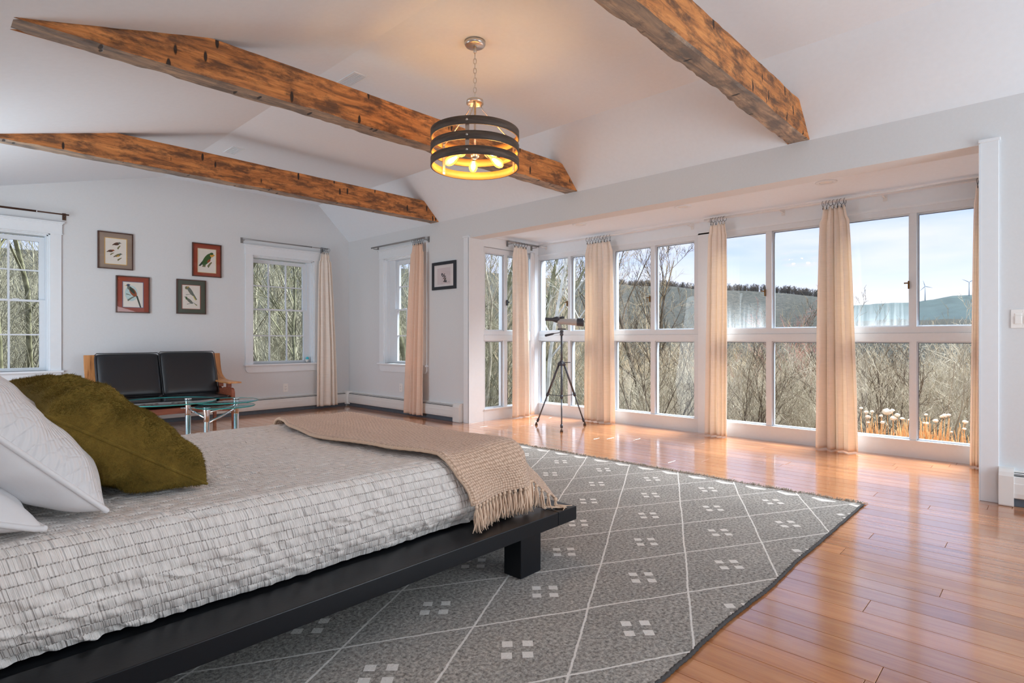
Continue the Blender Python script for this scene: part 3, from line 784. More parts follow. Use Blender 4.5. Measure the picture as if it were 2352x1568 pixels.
# ------------------------------------------------------------------ baseboard heaters
def heater(name, label, T, u0, u1, caps=(), splits=1):
    root = thing(name, label, 'heater', T((u0 + u1) / 2, 0, 0))
    # profile in (out of wall, z); extrude along
    def ext(nm, poly, a, b, mat):
        n = len(poly); vs = [T(q, -p[0], p[1]) for q in (a, b) for p in poly]
        return MB().add(vs, [tuple(range(n))[::-1], tuple(range(n, 2 * n))] + [(i, (i + 1) % n, n + (i + 1) % n, n + i) for i in range(n)]).build(nm, mat, root)
    ext('toe_strip', [(0, 0.001), (.040, 0.001), (.040, .052), (0, .052)], u0, u1, M_slate)
    ext('back_plate', [(0, .05), (.012, .05), (.012, .222), (0, .222)], u0, u1, M_heater)
    ext('slot', [(.012, .06), (.052, .06), (.052, .205), (.012, .205)], u0, u1, M_dark)
    ext('top_cover', [(.012, .222), (.012, .214), (.030, .212), (.034, .216), (.030, .222)], u0, u1, M_heater)
    ext('damper', [(.034, .206), (.050, .196), (.054, .200), (.040, .210)], u0, u1, M_heater)
    ext('front_panel', [(.054, .192), (.062, .188), (.064, .150), (.066, .146), (.066, .085), (.062, .058), (.052, .052), (.052, .188)], u0, u1, M_heater)
    for a, b in caps: ext('end_cap', [(0, .002), (.070, .002), (.074, .01), (.074, .19), (.066, .215), (.052, .232), (.03, .238), (0, .238)], a, b, M_heater)
    return root
heater('baseboard_heater', 'white baseboard heater under the window along the wall behind the settee', TN, 0.1, 4.74)
heater('baseboard_heater', 'white baseboard heater below the corner window with the peach curtain', TE, 5.52, 8.08, caps=((5.425, 5.545),))
heater('baseboard_heater', 'short stretch of baseboard heater right of the bay under the light switch', TE, -2.2, .255, caps=((.182, .255),))
# corner cover joining the two runs
mb = MB(); p = [(4.82, 8.16), (4.70, 8.16), (4.738, 8.09), (4.742, 8.082), (4.75, 8.078), (4.82, 8.04)]
mb.prism(p, 'Z', .03, .232)
o = mb.build('heater_corner_cover', M_heater, bevel=.004); tag(o, 'white corner cover joining the two baseboard heaters in the room corner', 'heater cover')

# ------------------------------------------------------------------ outlets and switch
def outlet(name, label, cat, T, u, z, w=.072, h=.118, kind='outlet'):
    root = thing(name, label, cat, T(u, 0, z))
    def bx(nm, a, b, mat=M_plate, bevel=.0): return box(nm, T(*a), T(*b), mat, root, bevel)
    bx('cover_plate', (u - w / 2, -.006, z - h / 2), (u + w / 2, 0, z + h / 2), bevel=.002)
    if kind == 'outlet':
        f = bx('receptacle', (u - .017, -.009, z - .034), (u + .017, -.005, z + .034), bevel=.001)
        for dz in (.019, -.019):
            mb = MB(); mb.box(T(u - .008, -.0096, z + dz - .004), T(u - .0055, -.0088, z + dz + .006)); mb.box(T(u + .0055, -.0096, z + dz - .004), T(u + .008, -.0088, z + dz + .006))
            mb.box(T(u - .002, -.0096, z + dz - .012), T(u + .002, -.0088, z + dz - .008)); mb.build('slots', M_dark, f)
    else:
        for du in ((-.023, .023) if w > .1 else (0,)):
            bx('rocker', (u + du - .017, -.012, z - .034), (u + du + .017, -.005, z + .018), bevel=.003)
            bx('dimmer', (u + du - .017, -.009, z + .022), (u + du + .017, -.005, z + .034), bevel=.002)
    for dz in (h / 2 - .012, -h / 2 + .012): MB().lathe([(0, 0), (.003, 0), (.003, .001), (0, .0012)], T(u, -.006, z + dz), 10, axis=Vector(T(0, -1, 0)) - Vector(T(0, 0, 0))).build('screw', M_plate, root)
outlet('wall_outlet', 'white wall outlet under the window beside the settee', 'outlet', TN, 3.783, .342)
outlet('wall_outlet', 'white wall outlet left of the peach curtain above the heater', 'outlet', TE, 6.75, .361)
outlet('light_switch', 'white double rocker light switch on the wall right of the bay', 'light switch', TE, .14, 1.18, w=.118, kind='switch')

# ------------------------------------------------------------------ ceiling vents and recessed lights
def vent(x, y, label):
    root = thing('ceiling_vent', label, 'vent', (x, y, ZF))
    mb = MB(); mb.box((x - .06, y - .14, ZF - .006), (x + .06, y - .125, ZF)); mb.box((x - .06, y + .125, ZF - .006), (x + .06, y + .14, ZF))
    mb.box((x - .06, y - .125, ZF - .006), (x - .048, y + .125, ZF)); mb.box((x + .048, y - .125, ZF - .006), (x + .06, y + .125, ZF)); mb.build('frame', M_trim, root)
    for i in range(6): box('slat', (x - .048 + i * .016 + .003, y - .125, ZF - .005), (x - .048 + i * .016 + .012, y + .125, ZF - .002), M_trim, root)
vent(2.40, 4.02, 'flat white ceiling vent above the middle beam')
vent(2.42, 6.46, 'small white ceiling vent above the far beam')
for (x, y), lb in zip(((5.42, 4.05), (5.42, 2.74), (5.42, 1.42)), ('recessed ceiling light of the bay nearest the telescope', 'recessed ceiling light in the middle of the bay', 'recessed ceiling light of the bay nearest the right casing')):
    r = thing('recessed_light', lb, 'ceiling light', (x, y, 2.40))
    MB().lathe([(.052, -.004), (.062, -.009), (.082, -.006), (.085, 0), (.052, 0)], (x, y, 2.40), 36, closed=True).build('trim_ring', M_trim, r)
    MB().lathe([(0, -.001), (.05, -.002), (.052, 0)], (x, y, 2.40), 24).build('lamp_face', M_plate, r)

# ------------------------------------------------------------------ hewn beams
def beam(label, y0, seed, w=.155):
    z0, zt = 2.60, 2.842
    NX = 150; xs = np.linspace(.345, 4.815, NX)
    def top(x):
        a = 2.60 + (x - .34) * sl; b = 2.60 + (4.82 - x) * .9615
        return max(min(zt, a, b), z0 + .004)
    M = 40
    ring = []
    for j in range(10): ring.append((0, j / 9.0))              # front face bottom -> top
    for j in range(1, 6): ring.append((j / 6.0, 1.0))
    for j in range(10): ring.append((1, 1 - j / 9.0))
    for j in range(1, 6): ring.append((1 - j / 6.0, 0.0))
    ring = [r for i, r in enumerate(ring)]
    n = len(ring); P = np.zeros((NX, n, 3))
    for i, x in enumerate(xs):
        h = top(x) - z0
        wob = .010 * noise.noise((x * .8, seed, 0)); 
        for j, (a, b) in enumerate(ring):
            q = Vector((x * 2.2, a * 1.2 + seed, b * 1.7))
            d = .006 * noise.noise(q) + .005 * noise.noise(q * 3.7)
            y = y0 + a * w + wob; z = z0 + b * h
            if a in (0, 1): y += (d if a == 0 else -d) * 1.0
            if b in (0,) : z += abs(d) * 1.1
            # worn arrises
            e = noise.noise((x * 5.0, a * 9 + seed, b * 5)) + .6 * noise.noise((x * 14.0, a * 9 + seed, b * 5))
            if b == 0 and a in (0, 1): z += max(0, e) * .012 + .003; y += (1 if a == 0 else -1) * (max(0, e) * .012 + .003)
            if b == 1 and a == 0 and h > .1: y += max(0, e) * .01
            P[i, j] = (x, y, z)
    mb = MB(); vs = P.reshape(-1, 3)
    mb.v = [tuple(v) for v in vs]
    for i in range(NX - 1):
        for j in range(n):
            k = (j + 1) % n
            mb.f.append((i * n + j, i * n + k, (i + 1) * n + k, (i + 1) * n + j)); mb.sm.append(False)
            mb.mi.append(1 if ring[j][1] == 0 and ring[k][1] == 0 else 0)
    mb.f.append(tuple(range(n))); mb.sm.append(False); mb.mi.append(0)
    mb.f.append(tuple((NX - 1) * n + j for j in range(n))[::-1]); mb.sm.append(False); mb.mi.append(0)
    o = mb.build('ceiling_beam', [M_beam, M_beam_b])
    return tag(o, label, 'beam')
beam('rough hewn wooden ceiling beam farthest from the bed, near the settee wall', 5.906, 3.1)
beam('rough hewn wooden ceiling beam passing behind the round pendant light', 3.633, 11.7)
beam('rough hewn wooden ceiling beam nearest, ending above the bay at upper right', 1.384, 23.4)

# ================================================================== FURNITURE
# ------------------------------------------------------------------ rug
RZ = 0.012
def fbm(x, y, z=0.0, o=3):
    s_ = 0; a = 1
    for i in range(o):
        s_ += a * noise.noise((x, y, z)); x *= 2.1; y *= 2.1; a *= .5
    return s_
rug = thing('area_rug', 'grey flatweave rug with pale diamond lattice under the bed', 'rug', (1.8, 2.4, 0))
rx0, rx1, ry0, ry1 = -0.5, 4.135, 0.875, 3.86
nx, ny = 150, 100
P = np.zeros((nx, ny, 3)); 
for i in range(nx):
    for j in range(ny):
        u = i / (nx - 1); v = j / (ny - 1)
        x = rx0 + (rx1 - rx0) * u; y = ry0 + (ry1 - ry0) * v
        e0 = .012 * noise.noise((x * 2.2, 0, 5)) + .004 * noise.noise((x * 11, 0, 5)); e1 = .010 * noise.noise((0, y * 2.5, 9)) + .006 * noise.noise((0, y * 12, 9))
        y += e0 * (1 - v) + e0 * v; x += e1 * u
        z = RZ + .0012 * noise.noise((x * 6, y * 6, 0))
        edge = max(0, (u - .975) / .025); z += edge * (.010 * max(0, noise.noise((0, y * 5.5, 3))) + .004 * max(0, noise.noise((0, y * 17, 3))))
        P[i, j] = (x, y, z)
top = P; bot = P.copy(); bot[:, :, 2] = 0.0008
grid_mesh('rug_field', top, M_rug, rug)
mb = MB()
def skirt(mb, idx):
    for (a, b) in zip(idx[:-1], idx[1:]):
        t0, t1, b0, b1 = top[a], top[b], bot[a], bot[b]
        mb.add([b0, b1, t1, t0], [(0, 1, 2, 3)])
skirt(mb, [(i, 0) for i in range(nx)]); skirt(mb, [(nx - 1, j) for j in range(ny)]); skirt(mb, [(i, ny - 1) for i in range(nx - 1, -1, -1)]); skirt(mb, [(0, j) for j in range(ny - 1, -1, -1)])
mb.build('rug_side', M_rugedge, rug)
mb = MB(); pts = []; rs = []
for i in range(420):
    x = rx0 + (rx1 - rx0) * i / 419
    e0 = .012 * noise.noise((x * 2.2, 0, 5)) + .004 * noise.noise((x * 11, 0, 5))
    pts.append((x, ry0 + e0 - .001, .0075)); rs.append(.0072 + .0016 * math.sin(i * 2.4) + .001 * noise.noise((x * 40, 0, 0)))
mb.tube(pts, rs, 7); mb.build('side_cord', M_rugedge, rug)
mb = MB(); r_ = random.Random(8)
for k in range(1300):
    y = ry0 + (ry1 - ry0) * r_.random(); e1 = .010 * noise.noise((0, y * 2.5, 9)) + .006 * noise.noise((0, y * 12, 9))
    x = rx1 + e1 - .004; ln = r_.uniform(.010, .042); a = r_.uniform(-1.0, 1.0); hz = r_.uniform(.0, .022)
    p0 = Vector((x, y, .008)); p1 = p0 + Vector((math.cos(a) * ln * .6, math.sin(a) * ln * .6, hz)); p2 = p0 + Vector((math.cos(a * 1.5) * ln, math.sin(a * 1.5) * ln, hz * .3))
    if p2.z < .002: p2.z = .002
    mb.tube([p0, p1, p2], [.0022, .0019, .0010], 4)
o = mb.build('fringe', M_rugfringe, rug); o['kind'] = 'stuff'
mb = MB()
for k in range(9):
    a = -.55 + .05 * k; mb.tube([(4.13, .885, .006), (4.165, .876 - k * .0008, .010), (4.205 + .004 * (k % 3), .872 + .010 * math.sin(k * 2.1), .004 + .002 * (k % 2))], [.003, .0022, .0012], 4)
o = mb.build('corner_tassel', plain('tan_yarn', rgb(168, 118, 72), .9, nscale=100), rug)

# ------------------------------------------------------------------ platform bed
BZ = 0.252
BR = Matrix.Translation((2.20, 1.66, 0)) @ Matrix.Rotation(math.radians(0.9), 4, 'Z') @ Matrix.Translation((-2.20, -1.66, 0))
bed = thing('platform_bed', 'low black lacquered platform bed with wide ledge and block legs', 'bed', (0.9, 2.6, RZ))
def bpt(p): return BR @ Vector(p)
def bbox_(name, a, b, mat, bevel=0.003):
    mb = MB().box(a, b); mb.v = [tuple(bpt(v)) for v in mb.v]
    return mb.build(name, mat, bed, bevel)
bbox_('side_board', (-0.42, 1.66, BZ - .064), (2.06, 1.83, BZ), M_black)
bbox_('side_board', (-0.42, 3.32, BZ - .064), (2.06, 3.49, BZ), M_black)
bbox_('foot_board', (2.062, 1.66, BZ - .064), (2.20, 3.49, BZ), M_black)
bbox_('slat_base', (-0.42, 1.832, BZ - .05), (2.06, 3.318, BZ - .006), M_black)
for lx, ly in ((1.815, 1.675), (1.815, 3.355), (-.30, 1.675), (-.30, 3.355)):
    bbox_('leg', (lx, ly, RZ + .001), (lx + .135, ly + .10, BZ - .0645), M_black)
bbox_('headboard', (-0.47, 1.66, RZ + .001), (-0.425, 3.49, .80), M_black)

MX0, MX1, MY0, MY1, MZT = -0.40, 1.975, 1.80, 3.345, 0.552
mat_ = MB().box((MX0 + .02, MY0 + .03, BZ + .001), (MX1 - .03, MY1 - .03, MZT - .03)).build('mattress', M_white_lin, None, .05, 4)
tag(mat_, 'thick white mattress lying on the black platform bed', 'mattress')

def drape(px, py, off=0.0, r=.055, R=.075, sag=None):
    """flat cloth coordinates -> point on the box of the mattress; px,py arrays"""
    cx = np.clip(px, MX0 + R, MX1 - R); cy = np.clip(py, MY0 + R, MY1 - R)
    ex = px - cx; ey = py - cy; d0 = np.maximum(np.abs(ex), np.abs(ey)); hyp = np.hypot(ex, ey) + 1e-9
    nx_ = ex / hyp; ny_ = ey / hyp
    d = d0
    flat = R - r
    a = np.clip((d - flat) / r, 0, PI / 2)
    out = np.minimum(d, flat) + r * np.sin(a)
    down = r * (1 - np.cos(a)) + np.maximum(0, d - flat - r * PI / 2)
    out = out + off * np.sin(a); z = MZT + off * np.cos(a) - down
    x = cx + nx_ * out; y = cy + ny_ * out
    Nn = np.stack([nx_ * np.sin(a), ny_ * np.sin(a), np.cos(a)], -1)
    return np.stack([x, y, z], -1), Nn, d, a

def build_spread():
    rg = np.random.default_rng(3)
    hang = .055 * 0 + .02 + .055 * PI / 2 + (MZT - .055 - BZ - .012)
    y_lo = MY0 + .075 - hang; y_hi = MY1 - .075 + hang; x_lo = MX0; x_hi = MX1 - .075 + hang
    xs = np.arange(x_lo, x_hi, .0066); ys = np.arange(y_lo, y_hi, .0060)
    ys = ys[ys < 3.6]
    XX, YY = np.meshgrid(xs, ys, indexing='ij')
    Pp, Nn, d, a = drape(XX, YY)
    # puckered rows running lengthwise
    k = np.floor(YY / ROW).astype(int); f = YY / ROW - k
    kk = k - k.min(); nr = kk.max() + 2
    prof = rg.normal(size=(nr, len(xs)))
    w = np.exp(-(np.arange(-6, 7) ** 2) / (2 * 1.25 ** 2)); w /= w.sum()
    prof = np.stack([np.convolve(p, w, 'same') for p in prof]); prof /= prof.std()
    low = rg.normal(size=(nr, len(xs))); w2 = np.exp(-(np.arange(-40, 41) ** 2) / (2 * 14.0 ** 2)); w2 /= w2.sum()
    low = np.stack([np.convolve(p, w2, 'same') for p in low]); low /= low.std()
    ii = np.arange(len(xs))[:, None] + np.zeros_like(kk)
    # slight slant of the crinkles
    sh = np.round((f - .5) * (2 + 3 * low[kk, ii])).astype(int); ii2 = np.clip(ii + sh, 0, len(xs) - 1)
    body = np.sin(np.clip(f, 0, 1) * PI) ** .4
    side = np.clip((d - .04) / .1, 0, 1)
    amp = .0020 + .0042 * side
    disp = prof[kk, ii2] * body * amp * (.75 + .25 * low[kk, ii]) - (1 - body) * .0012 + body * .0010
    # broad folds & looseness of the side drop
    big = np.zeros_like(XX)
    for i_ in range(0, len(xs), 4):
        for j_ in range(0, len(ys), 4):
            big[i_:i_ + 4, j_:j_ + 4] = noise.noise((xs[i_] * 3.1, ys[j_] * 3.1, 0)) + .5 * noise.noise((xs[i_] * 8, ys[j_] * 5, 4))
    kern = np.ones(7) / 7
    big = np.apply_along_axis(lambda m: np.convolve(m, kern, 'same'), 0, big); big = np.apply_along_axis(lambda m: np.convolve(m, kern, 'same'), 1, big)
    h = np.clip((d - .06) / (hang - .06), 0, 1)
    disp = disp + big * (.004 + .016 * np.sin(h * PI) * (h > 0)) + .020 * np.sin(h * PI)
    # foot of the drop pulls in unevenly where it is tucked
    disp -= .030 * np.clip((h - .75) / .25, 0, 1) * (1 + big)
    Pp = Pp + Nn * disp[..., None]
    Pp[..., 2] = np.maximum(Pp[..., 2], BZ + .004)
    uv = np.stack([XX, YY], -1)
    o = grid_mesh('bedspread', Pp, M_spread, None, uv)
    return tag(o, 'white crinkled bedspread with stitched rows covering the mattress', 'bedspread')
build_spread()

# ------------------------------------------------------------------ throw with knotted fringe
throw = thing('throw_blanket', 'beige woven throw with knotted fringe laid across the foot of the bed', 'blanket', (1.75, 2.5, MZT))
def lerp_tab(t, tab):
    for (a, va), (b, vb) in zip(tab[:-1], tab[1:]):
        if t <= b:
            s_ = (t - a) / (b - a); s_ = s_ * s_ * (3 - 2 * s_); return va + (vb - va) * s_
    return tab[-1][1]
left_tab = [(1.52, 1.62), (1.70, 1.585), (1.86, 1.50), (2.15, 1.42), (2.53, 1.375), (3.0, 1.42), (3.27, 1.49), (3.6, 1.52)]
right_tab = [(1.52, 2.30), (1.70, 2.22), (1.86, 2.10), (2.2, 1.985), (2.7, 1.955), (3.3, 1.97), (3.6, 1.98)]
nu, nv = 330, 120
u_lo, u_hi = MY0 + .075 - (.02 + .055 * PI / 2 + .095), MY1 - .075 + .02 + .055 * PI / 2 + .06
def throw_pt(u, v, off=.012):
    y = u_lo + (u_hi - u_lo) * u
    xl = lerp_tab(y, left_tab); xr = lerp_tab(y, right_tab)
    x = xl + (xr - xl) * v
    # skew of the hem: right part hangs a little less
    yy = y - .0 + (1 - u) ** 6 * (-.035 * (1 - v) + .0 * v)
    p, n_, d, a = drape(np.array([x]), np.array([yy]), off + .008)
    f = .013 * noise.noise((x * 4 + 3, y * 2.2, 1.3)) + .006 * noise.noise((x * 9, y * 5, 7.3))
    hang_ = max(0.0, float(d[0]) - .07)
    f += max(0.0, (v - .55) / .45) * hang_ * .38
    f += .016 * max(0.0, (u - .72) / .28)
    f += hang_ * .22 * (.5 + .5 * math.sin(v * 13.5 + .6)) + hang_ * .10
    f += .010 * math.exp(-((v - .02) / .03) ** 2) + .006 * math.exp(-((v - .98) / .03) ** 2)
    f = max(f, -.006)
    q = p[0] + n_[0] * f
    return q, n_[0]
P = np.zeros((nu, nv, 3)); UVv = np.zeros((nu, nv, 2))
for i in range(nu):
    for j in range(nv):
        u = i / (nu - 1); v = j / (nv - 1)
        q, nn = throw_pt(u, v)
        # basket weave relief
        wv = .0010 * math.sin(u * nu * .9) * math.cos(v * nv * 1.1)
        P[i, j] = q + nn * wv; UVv[i, j] = (u * 1.9, v * .55)
cl = grid_mesh('woven_cloth', P, M_throw, throw, UVv)
md = cl.modifiers.new('thickness', 'SOLIDIFY'); md.thickness = .007; md.offset = -1
# rolled long edge
mb = MB(); mb.tube([tuple(P[i, 0]) for i in range(0, nu, 3)], .0075, 7); mb.build('hem', M_throw if False else M_yarn, throw)
mb = MB(); mb.tube([tuple(P[i, -1]) for i in range(0, nu, 3)], .0065, 7); mb.build('hem', M_yarn, throw)
r_ = random.Random(21)
def tassel(base, nrm, length):
    mb = MB(); b = Vector(base)
    mb.lathe([(0, .009), (.0065, .006), (.0085, 0), (.0065, -.006), (0, -.010)], b, 8)
    nst = 8
    for k in range(nst):
        a = 2 * PI * k / nst; dx = math.cos(a) * .004; dy = math.sin(a) * .004
        sx = r_.uniform(-.018, .018) + dx * 2; sy = r_.uniform(-.012, .004) + dy
        pts = [b + Vector((dx * .3, dy * .3, -.004))]
        ln = length * r_.uniform(.86, 1.06)
        for t in (.25, .5, .75, 1.0):
            p = b + Vector((dx + sx * t * t + .004 * math.sin(t * 5 + k), dy + sy * t + .003 * math.sin(t * 4 + 2 * k), -.006 - ln * t))
            if p.z < BZ + .006: 
                over = BZ + .006 - p.z; p.z = BZ + .006 + .002 * (k % 2); p.y -= over * .7; p.x += over * r_.uniform(-.5, .5)
            pts.append(p)
        mb.tube(pts, [.0026, .0028, .0028, .0026, .0018], 5)
    return mb.build('tassel', M_yarn, throw)
for k in range(25):
    v = (k + .5) / 25; q, nn = throw_pt(0.0, v)
    tassel((q[0], q[1] - .003, q[2] - .006), nn, .098 if k % 2 else .104)
for k in range(16):
    v = .25 + .5 * k / 15; q, nn = throw_pt(0.015, v)
    tassel((q[0] + .008, q[1] + .016, q[2] - .030), nn, .11)

# ------------------------------------------------------------------ pillows
def pillow(name, label, cat, corners, T, mat_f, mat_b, n=64, wr=.010, pinch=.075, seed=0, edge_mat=None, fur=0.0, bulge=.55, ears=.0):
    """corners: near-bottom, near-top, far-top, far-bottom; front face towards +normal"""
    A, B, C, D = [Vector(c) for c in corners]
    nrm = ((D - A).cross(B - A)).normalized()
    if nrm.x < 0: nrm = -nrm
    root = thing(name, label, cat, tuple((A + B + C + D) / 4 - Vector((0, 0, .1))))
    def pt(a, b, side):
        # a along near->far, b along bottom->top, both -1..1
        pa = a * (1 - pinch * (1 - b * b) * abs(a) ** 3); pb = b * (1 - pinch * (1 - a * a) * abs(b) ** 3)
        u = (pa + 1) / 2; v = (pb + 1) / 2
        p = A * (1 - u) * (1 - v) + D * u * (1 - v) + B * (1 - u) * v + C * u * v
        e = max(0.0, (1 - abs(a) ** 3.0)) ** bulge * max(0.0, (1 - abs(b) ** 3.0)) ** bulge
        cr = (abs(a) * abs(b)) ** 3
        t = T / 2 * e
        edge = 1 - e
        ang = math.atan2(b, a)
        t += wr * (noise.noise((a * 1.6 + seed, b * 1.6, side * 3)) * 1.3 * e + noise.noise((a * 3.7 + seed, b * 3.7, side * 3 + 9)) * .6 * e)
        t += wr * .8 * math.sin(ang * 14 + seed + side) * max(0, e) * (edge) * 1.6 * (.5 + .5 * cr + .5)
        t += fur * noise.noise((a * 34 + seed, b * 34, side * 7)) * min(1, e * 3)
        t = max(t, .004)
        q = p + nrm * t * side
        q.z = max(q.z, MZT + .016 + .004 * (1 - e))
        return q
    def cs(i): 
        t = -1 + 2 * i / (n - 1); return math.copysign(1 - (1 - abs(t)) ** 1.5, t)
    for side, mt, nm in ((1, mat_f, 'front_panel'), (-1, mat_b, 'back_panel')):
        P = np.zeros((n, n, 3)); UV = np.zeros((n, n, 2))
        for i in range(n):
            for j in range(n):
                P[i, j] = pt(cs(i), cs(j), side); UV[i, j] = ((cs(i) + 1) / 2, (cs(j) + 1) / 2)
        if side < 0: P = P[::-1]; UV = UV[::-1]
        grid_mesh(nm, P, mt, root, UV)
    if fur:
        # pile: thousands of short leaning hairs, one part
        rg_ = np.random.default_rng(5); Vv = []; 
        for side in (1, -1):
            m_ = 34000
            aa = rg_.uniform(-.985, .985, m_); bb = rg_.uniform(-.985, .985, m_)
            step = 60; G = np.array([[tuple(pt(-1 + 2 * i / step, -1 + 2 * j / step, side)) for j in range(step + 1)] for i in range(step + 1)])
            du = np.gradient(G, axis=0); dv = np.gradient(G, axis=1); nn = np.cross(du, dv); nn /= np.linalg.norm(nn, axis=-1, keepdims=True) + 1e-9
            if (nn[step // 2, step // 2] @ np.array(nrm)) * side < 0: nn = -nn
            fi = (aa + 1) / 2 * step; fj = (bb + 1) / 2 * step; i0 = fi.astype(int); j0 = fj.astype(int); ti = (fi - i0)[:, None]; tj = (fj - j0)[:, None]
            B_ = G[i0, j0] * (1 - ti) * (1 - tj) + G[i0 + 1, j0] * ti * (1 - tj) + G[i0, j0 + 1] * (1 - ti) * tj + G[i0 + 1, j0 + 1] * ti * tj
            n0 = nn[i0, j0]
            lay = dv[i0, j0]; lay = -lay / (np.linalg.norm(lay, axis=-1, keepdims=True) + 1e-9)
            sw = np.stack([np.sin(B_[:, 0] * 38 + B_[:, 2] * 21), np.cos(B_[:, 1] * 33 + B_[:, 0] * 17), np.sin(B_[:, 2] * 41)], -1) * .45
            d_ = n0 * .75 + lay * .5 + sw + rg_.normal(size=(m_, 3)) * .28; d_ /= np.linalg.norm(d_, axis=-1, keepdims=True)
            w_ = np.cross(d_, rg_.normal(size=(m_, 3))); w_ /= np.linalg.norm(w_, axis=-1, keepdims=True) + 1e-9
            ln = rg_.uniform(.006, .0125, m_)[:, None]; B0 = B_ - n0 * .001
            Vv.append(np.stack([B0 - w_ * .0007, B0 + w_ * .0007, B0 + d_ * ln], 1).reshape(-1, 3))
        Vv = np.concatenate(Vv); Vv[:, 2] = np.maximum(Vv[:, 2], MZT + .010)
        me_ = mesh_np('fur', Vv, np.arange(len(Vv), dtype=np.int32).reshape(-1, 3), mat_f); fo = bpy.data.objects.new('fur', me_); COL.objects.link(fo); adopt(root, fo); fo['kind'] = 'stuff'
    if edge_mat:
        pts = []
        for a, b in [(cs(i), -1) for i in range(n)] + [(1, cs(i)) for i in range(1, n)] + [(cs(i), 1) for i in range(n - 2, -1, -1)] + [(-1, cs(i)) for i in range(n - 2, 0, -1)]:
            pts.append((pt(a, b, 1) + pt(a, b, -1)) / 2)
        MB().tube(pts,    .0075 if not fur else .0045, 8, closed=True).build('piping' if not fur else 'seam', edge_mat, root)
    return root
pillow('throw_pillow', 'olive green faux fur pillow leaning at the head of the bed', 'pillow',
       ((.675, 2.03, .572), (.262, 2.05, .835), (.215, 2.56, .905), (.63, 2.56, .585)), .255, M_fur, M_fur, n=100, wr=.032, pinch=.09, seed=2.0, edge_mat=M_fur, fur=.006, bulge=.5)
pillow('quilted_pillow', 'white quilted pillow with corded edge behind the olive fur pillow', 'pillow',
       ((.375, 1.905, .575), (-.07, 1.93, 1.03), (-.09, 2.58, 1.04), (.36, 2.56, .585)), .24, M_quilt, M_white_lin, n=80, wr=.014, pinch=.05, seed=5.0, edge_mat=M_white_lin)
pillow('bed_pillow', 'plain white pillow lying lowest at the left edge of the bed', 'pillow',
       ((.235, 1.85, .567), (-.38, 1.86, .80), (-.38, 2.30, .82), (.20, 2.36, .585)), .16, M_white_lin, M_white_lin, n=60, wr=.012, pinch=.06, seed=8.0, edge_mat=M_white_lin)

# ------------------------------------------------------------------ settee
settee = thing('settee', 'wooden settee with black leather cushions against the wall between two windows', 'sofa', (2.05, 7.5, 0))
def cushion(name, f, w, h, t, label=None, n=26, rnd=.10, mat=M_leather):
    """f maps (a,b,c) local metres (a width, b height, c thickness) -> room point; a soft-edged box"""
    mb = MB()
    def sup(x, p): return math.copysign(abs(x) ** p, x)
    P = np.zeros((n, n, 3)); vs = []; 
    for side in (1, -1):
        P = np.zeros((n, n, 3))
        for i in range(n):
            for j in range(n):
                a = -1 + 2 * i / (n - 1); b = -1 + 2 * j / (n - 1)
                a = math.copysign(1 - (1 - abs(a)) ** 1.7, a); b = math.copysign(1 - (1 - abs(b)) ** 1.7, b)
                e = (max(0, 1 - abs(a) ** 9) * max(0, 1 - abs(b) ** 9)) ** .42
                crown = .16 * (1 - a * a) * (1 - b * b)
                cr = (abs(a) * abs(b)) ** 8
                aa = a * (1 - .035 * cr); bb = b * (1 - .05 * cr)
                P[i, j] = f(aa * w / 2, bb * h / 2, side * t / 2 * (e * .86 + crown))
        if side < 0: P = P[::-1]
        o = len(mb.v); mb.v.extend(map(tuple, P.reshape(-1, 3)))
        for i in range(n - 1):
            for j in range(n - 1):
                q = o + i * n + j; mb.f.append((q, q + n, q + n + 1, q + 1)); mb.sm.append(True); mb.mi.append(0)
    c = mb.build(name, mat, settee)
    pp = [(f(x * w / 2 * .985, y * h / 2 * .985, t * .33)) for x, y in ((-1, -.96), (-.96, -1), (.96, -1), (1, -.96), (1, .94), (.95, 1), (-.95, 1), (-1, .94))]
    MB().tube(pp, .005, 6, closed=True).build('welt', mat, c)
    return c
tilt = math.radians(20)
def back_f(cx):
    def f(a, b, c):
        y = 7.615 + (b + .25) * math.sin(tilt) - c * math.cos(tilt); z = .395 + (b + .25) * math.cos(tilt) + c * math.sin(tilt) * 1.0
        return (cx + a, y, z)
    return f
cushion('back_cushion', back_f(1.73), .635, .53, .13)
cushion('back_cushion', back_f(2.352), .625, .55, .13)
cushion('seat_cushion', lambda a, b, c: (1.74 + a, 7.44 + b, .335 + c), .585, .55, .11)
cushion('seat_cushion', lambda a, b, c: (2.345 + a, 7.44 + b, .335 + c), .60, .55, .11)
def arm_board(x0, x1):
    path = [(7.885, .872), (7.872, .80), (7.855, .72), (7.835, .66), (7.80, .61), (7.75, .572), (7.68, .548), (7.60, .538), (7.45, .534), (7.19, .534)]
    th = .018; n = len(path); mb = MB(); vs = []
    for i, (y, z) in enumerate(path):
        a = path[max(i - 1, 0)]; b = path[min(i + 1, n - 1)]; d = Vector((b[0] - a[0], b[1] - a[1])).normalized(); nn = Vector((d.y, -d.x))
        k = 1.0 if i > 4 else .92
        xx0, xx1 = (x0 + (1 - k) * .05, x1 - (1 - k) * .05)
        for x in (xx0, xx1):
            vs.append((x, y, z)); vs.append((x, y + nn.x * th * -1, z + nn.y * th * -1))
    fs = []
    for i in range(n - 1):
        o = i * 4; q = o + 4
        fs += [(o, o + 2, q + 2, q), (o + 1, q + 1, q + 3, o + 3), (o, q, q + 1, o + 1), (o + 2, o + 3, q + 3, q + 2)]
    fs += [(0, 1, 3, 2), ((n - 1) * 4, (n - 1) * 4 + 2, (n - 1) * 4 + 3, (n - 1) * 4 + 1)]
    mb.add(vs, fs, False); return mb.build('arm_board', M_oak, settee, .003)
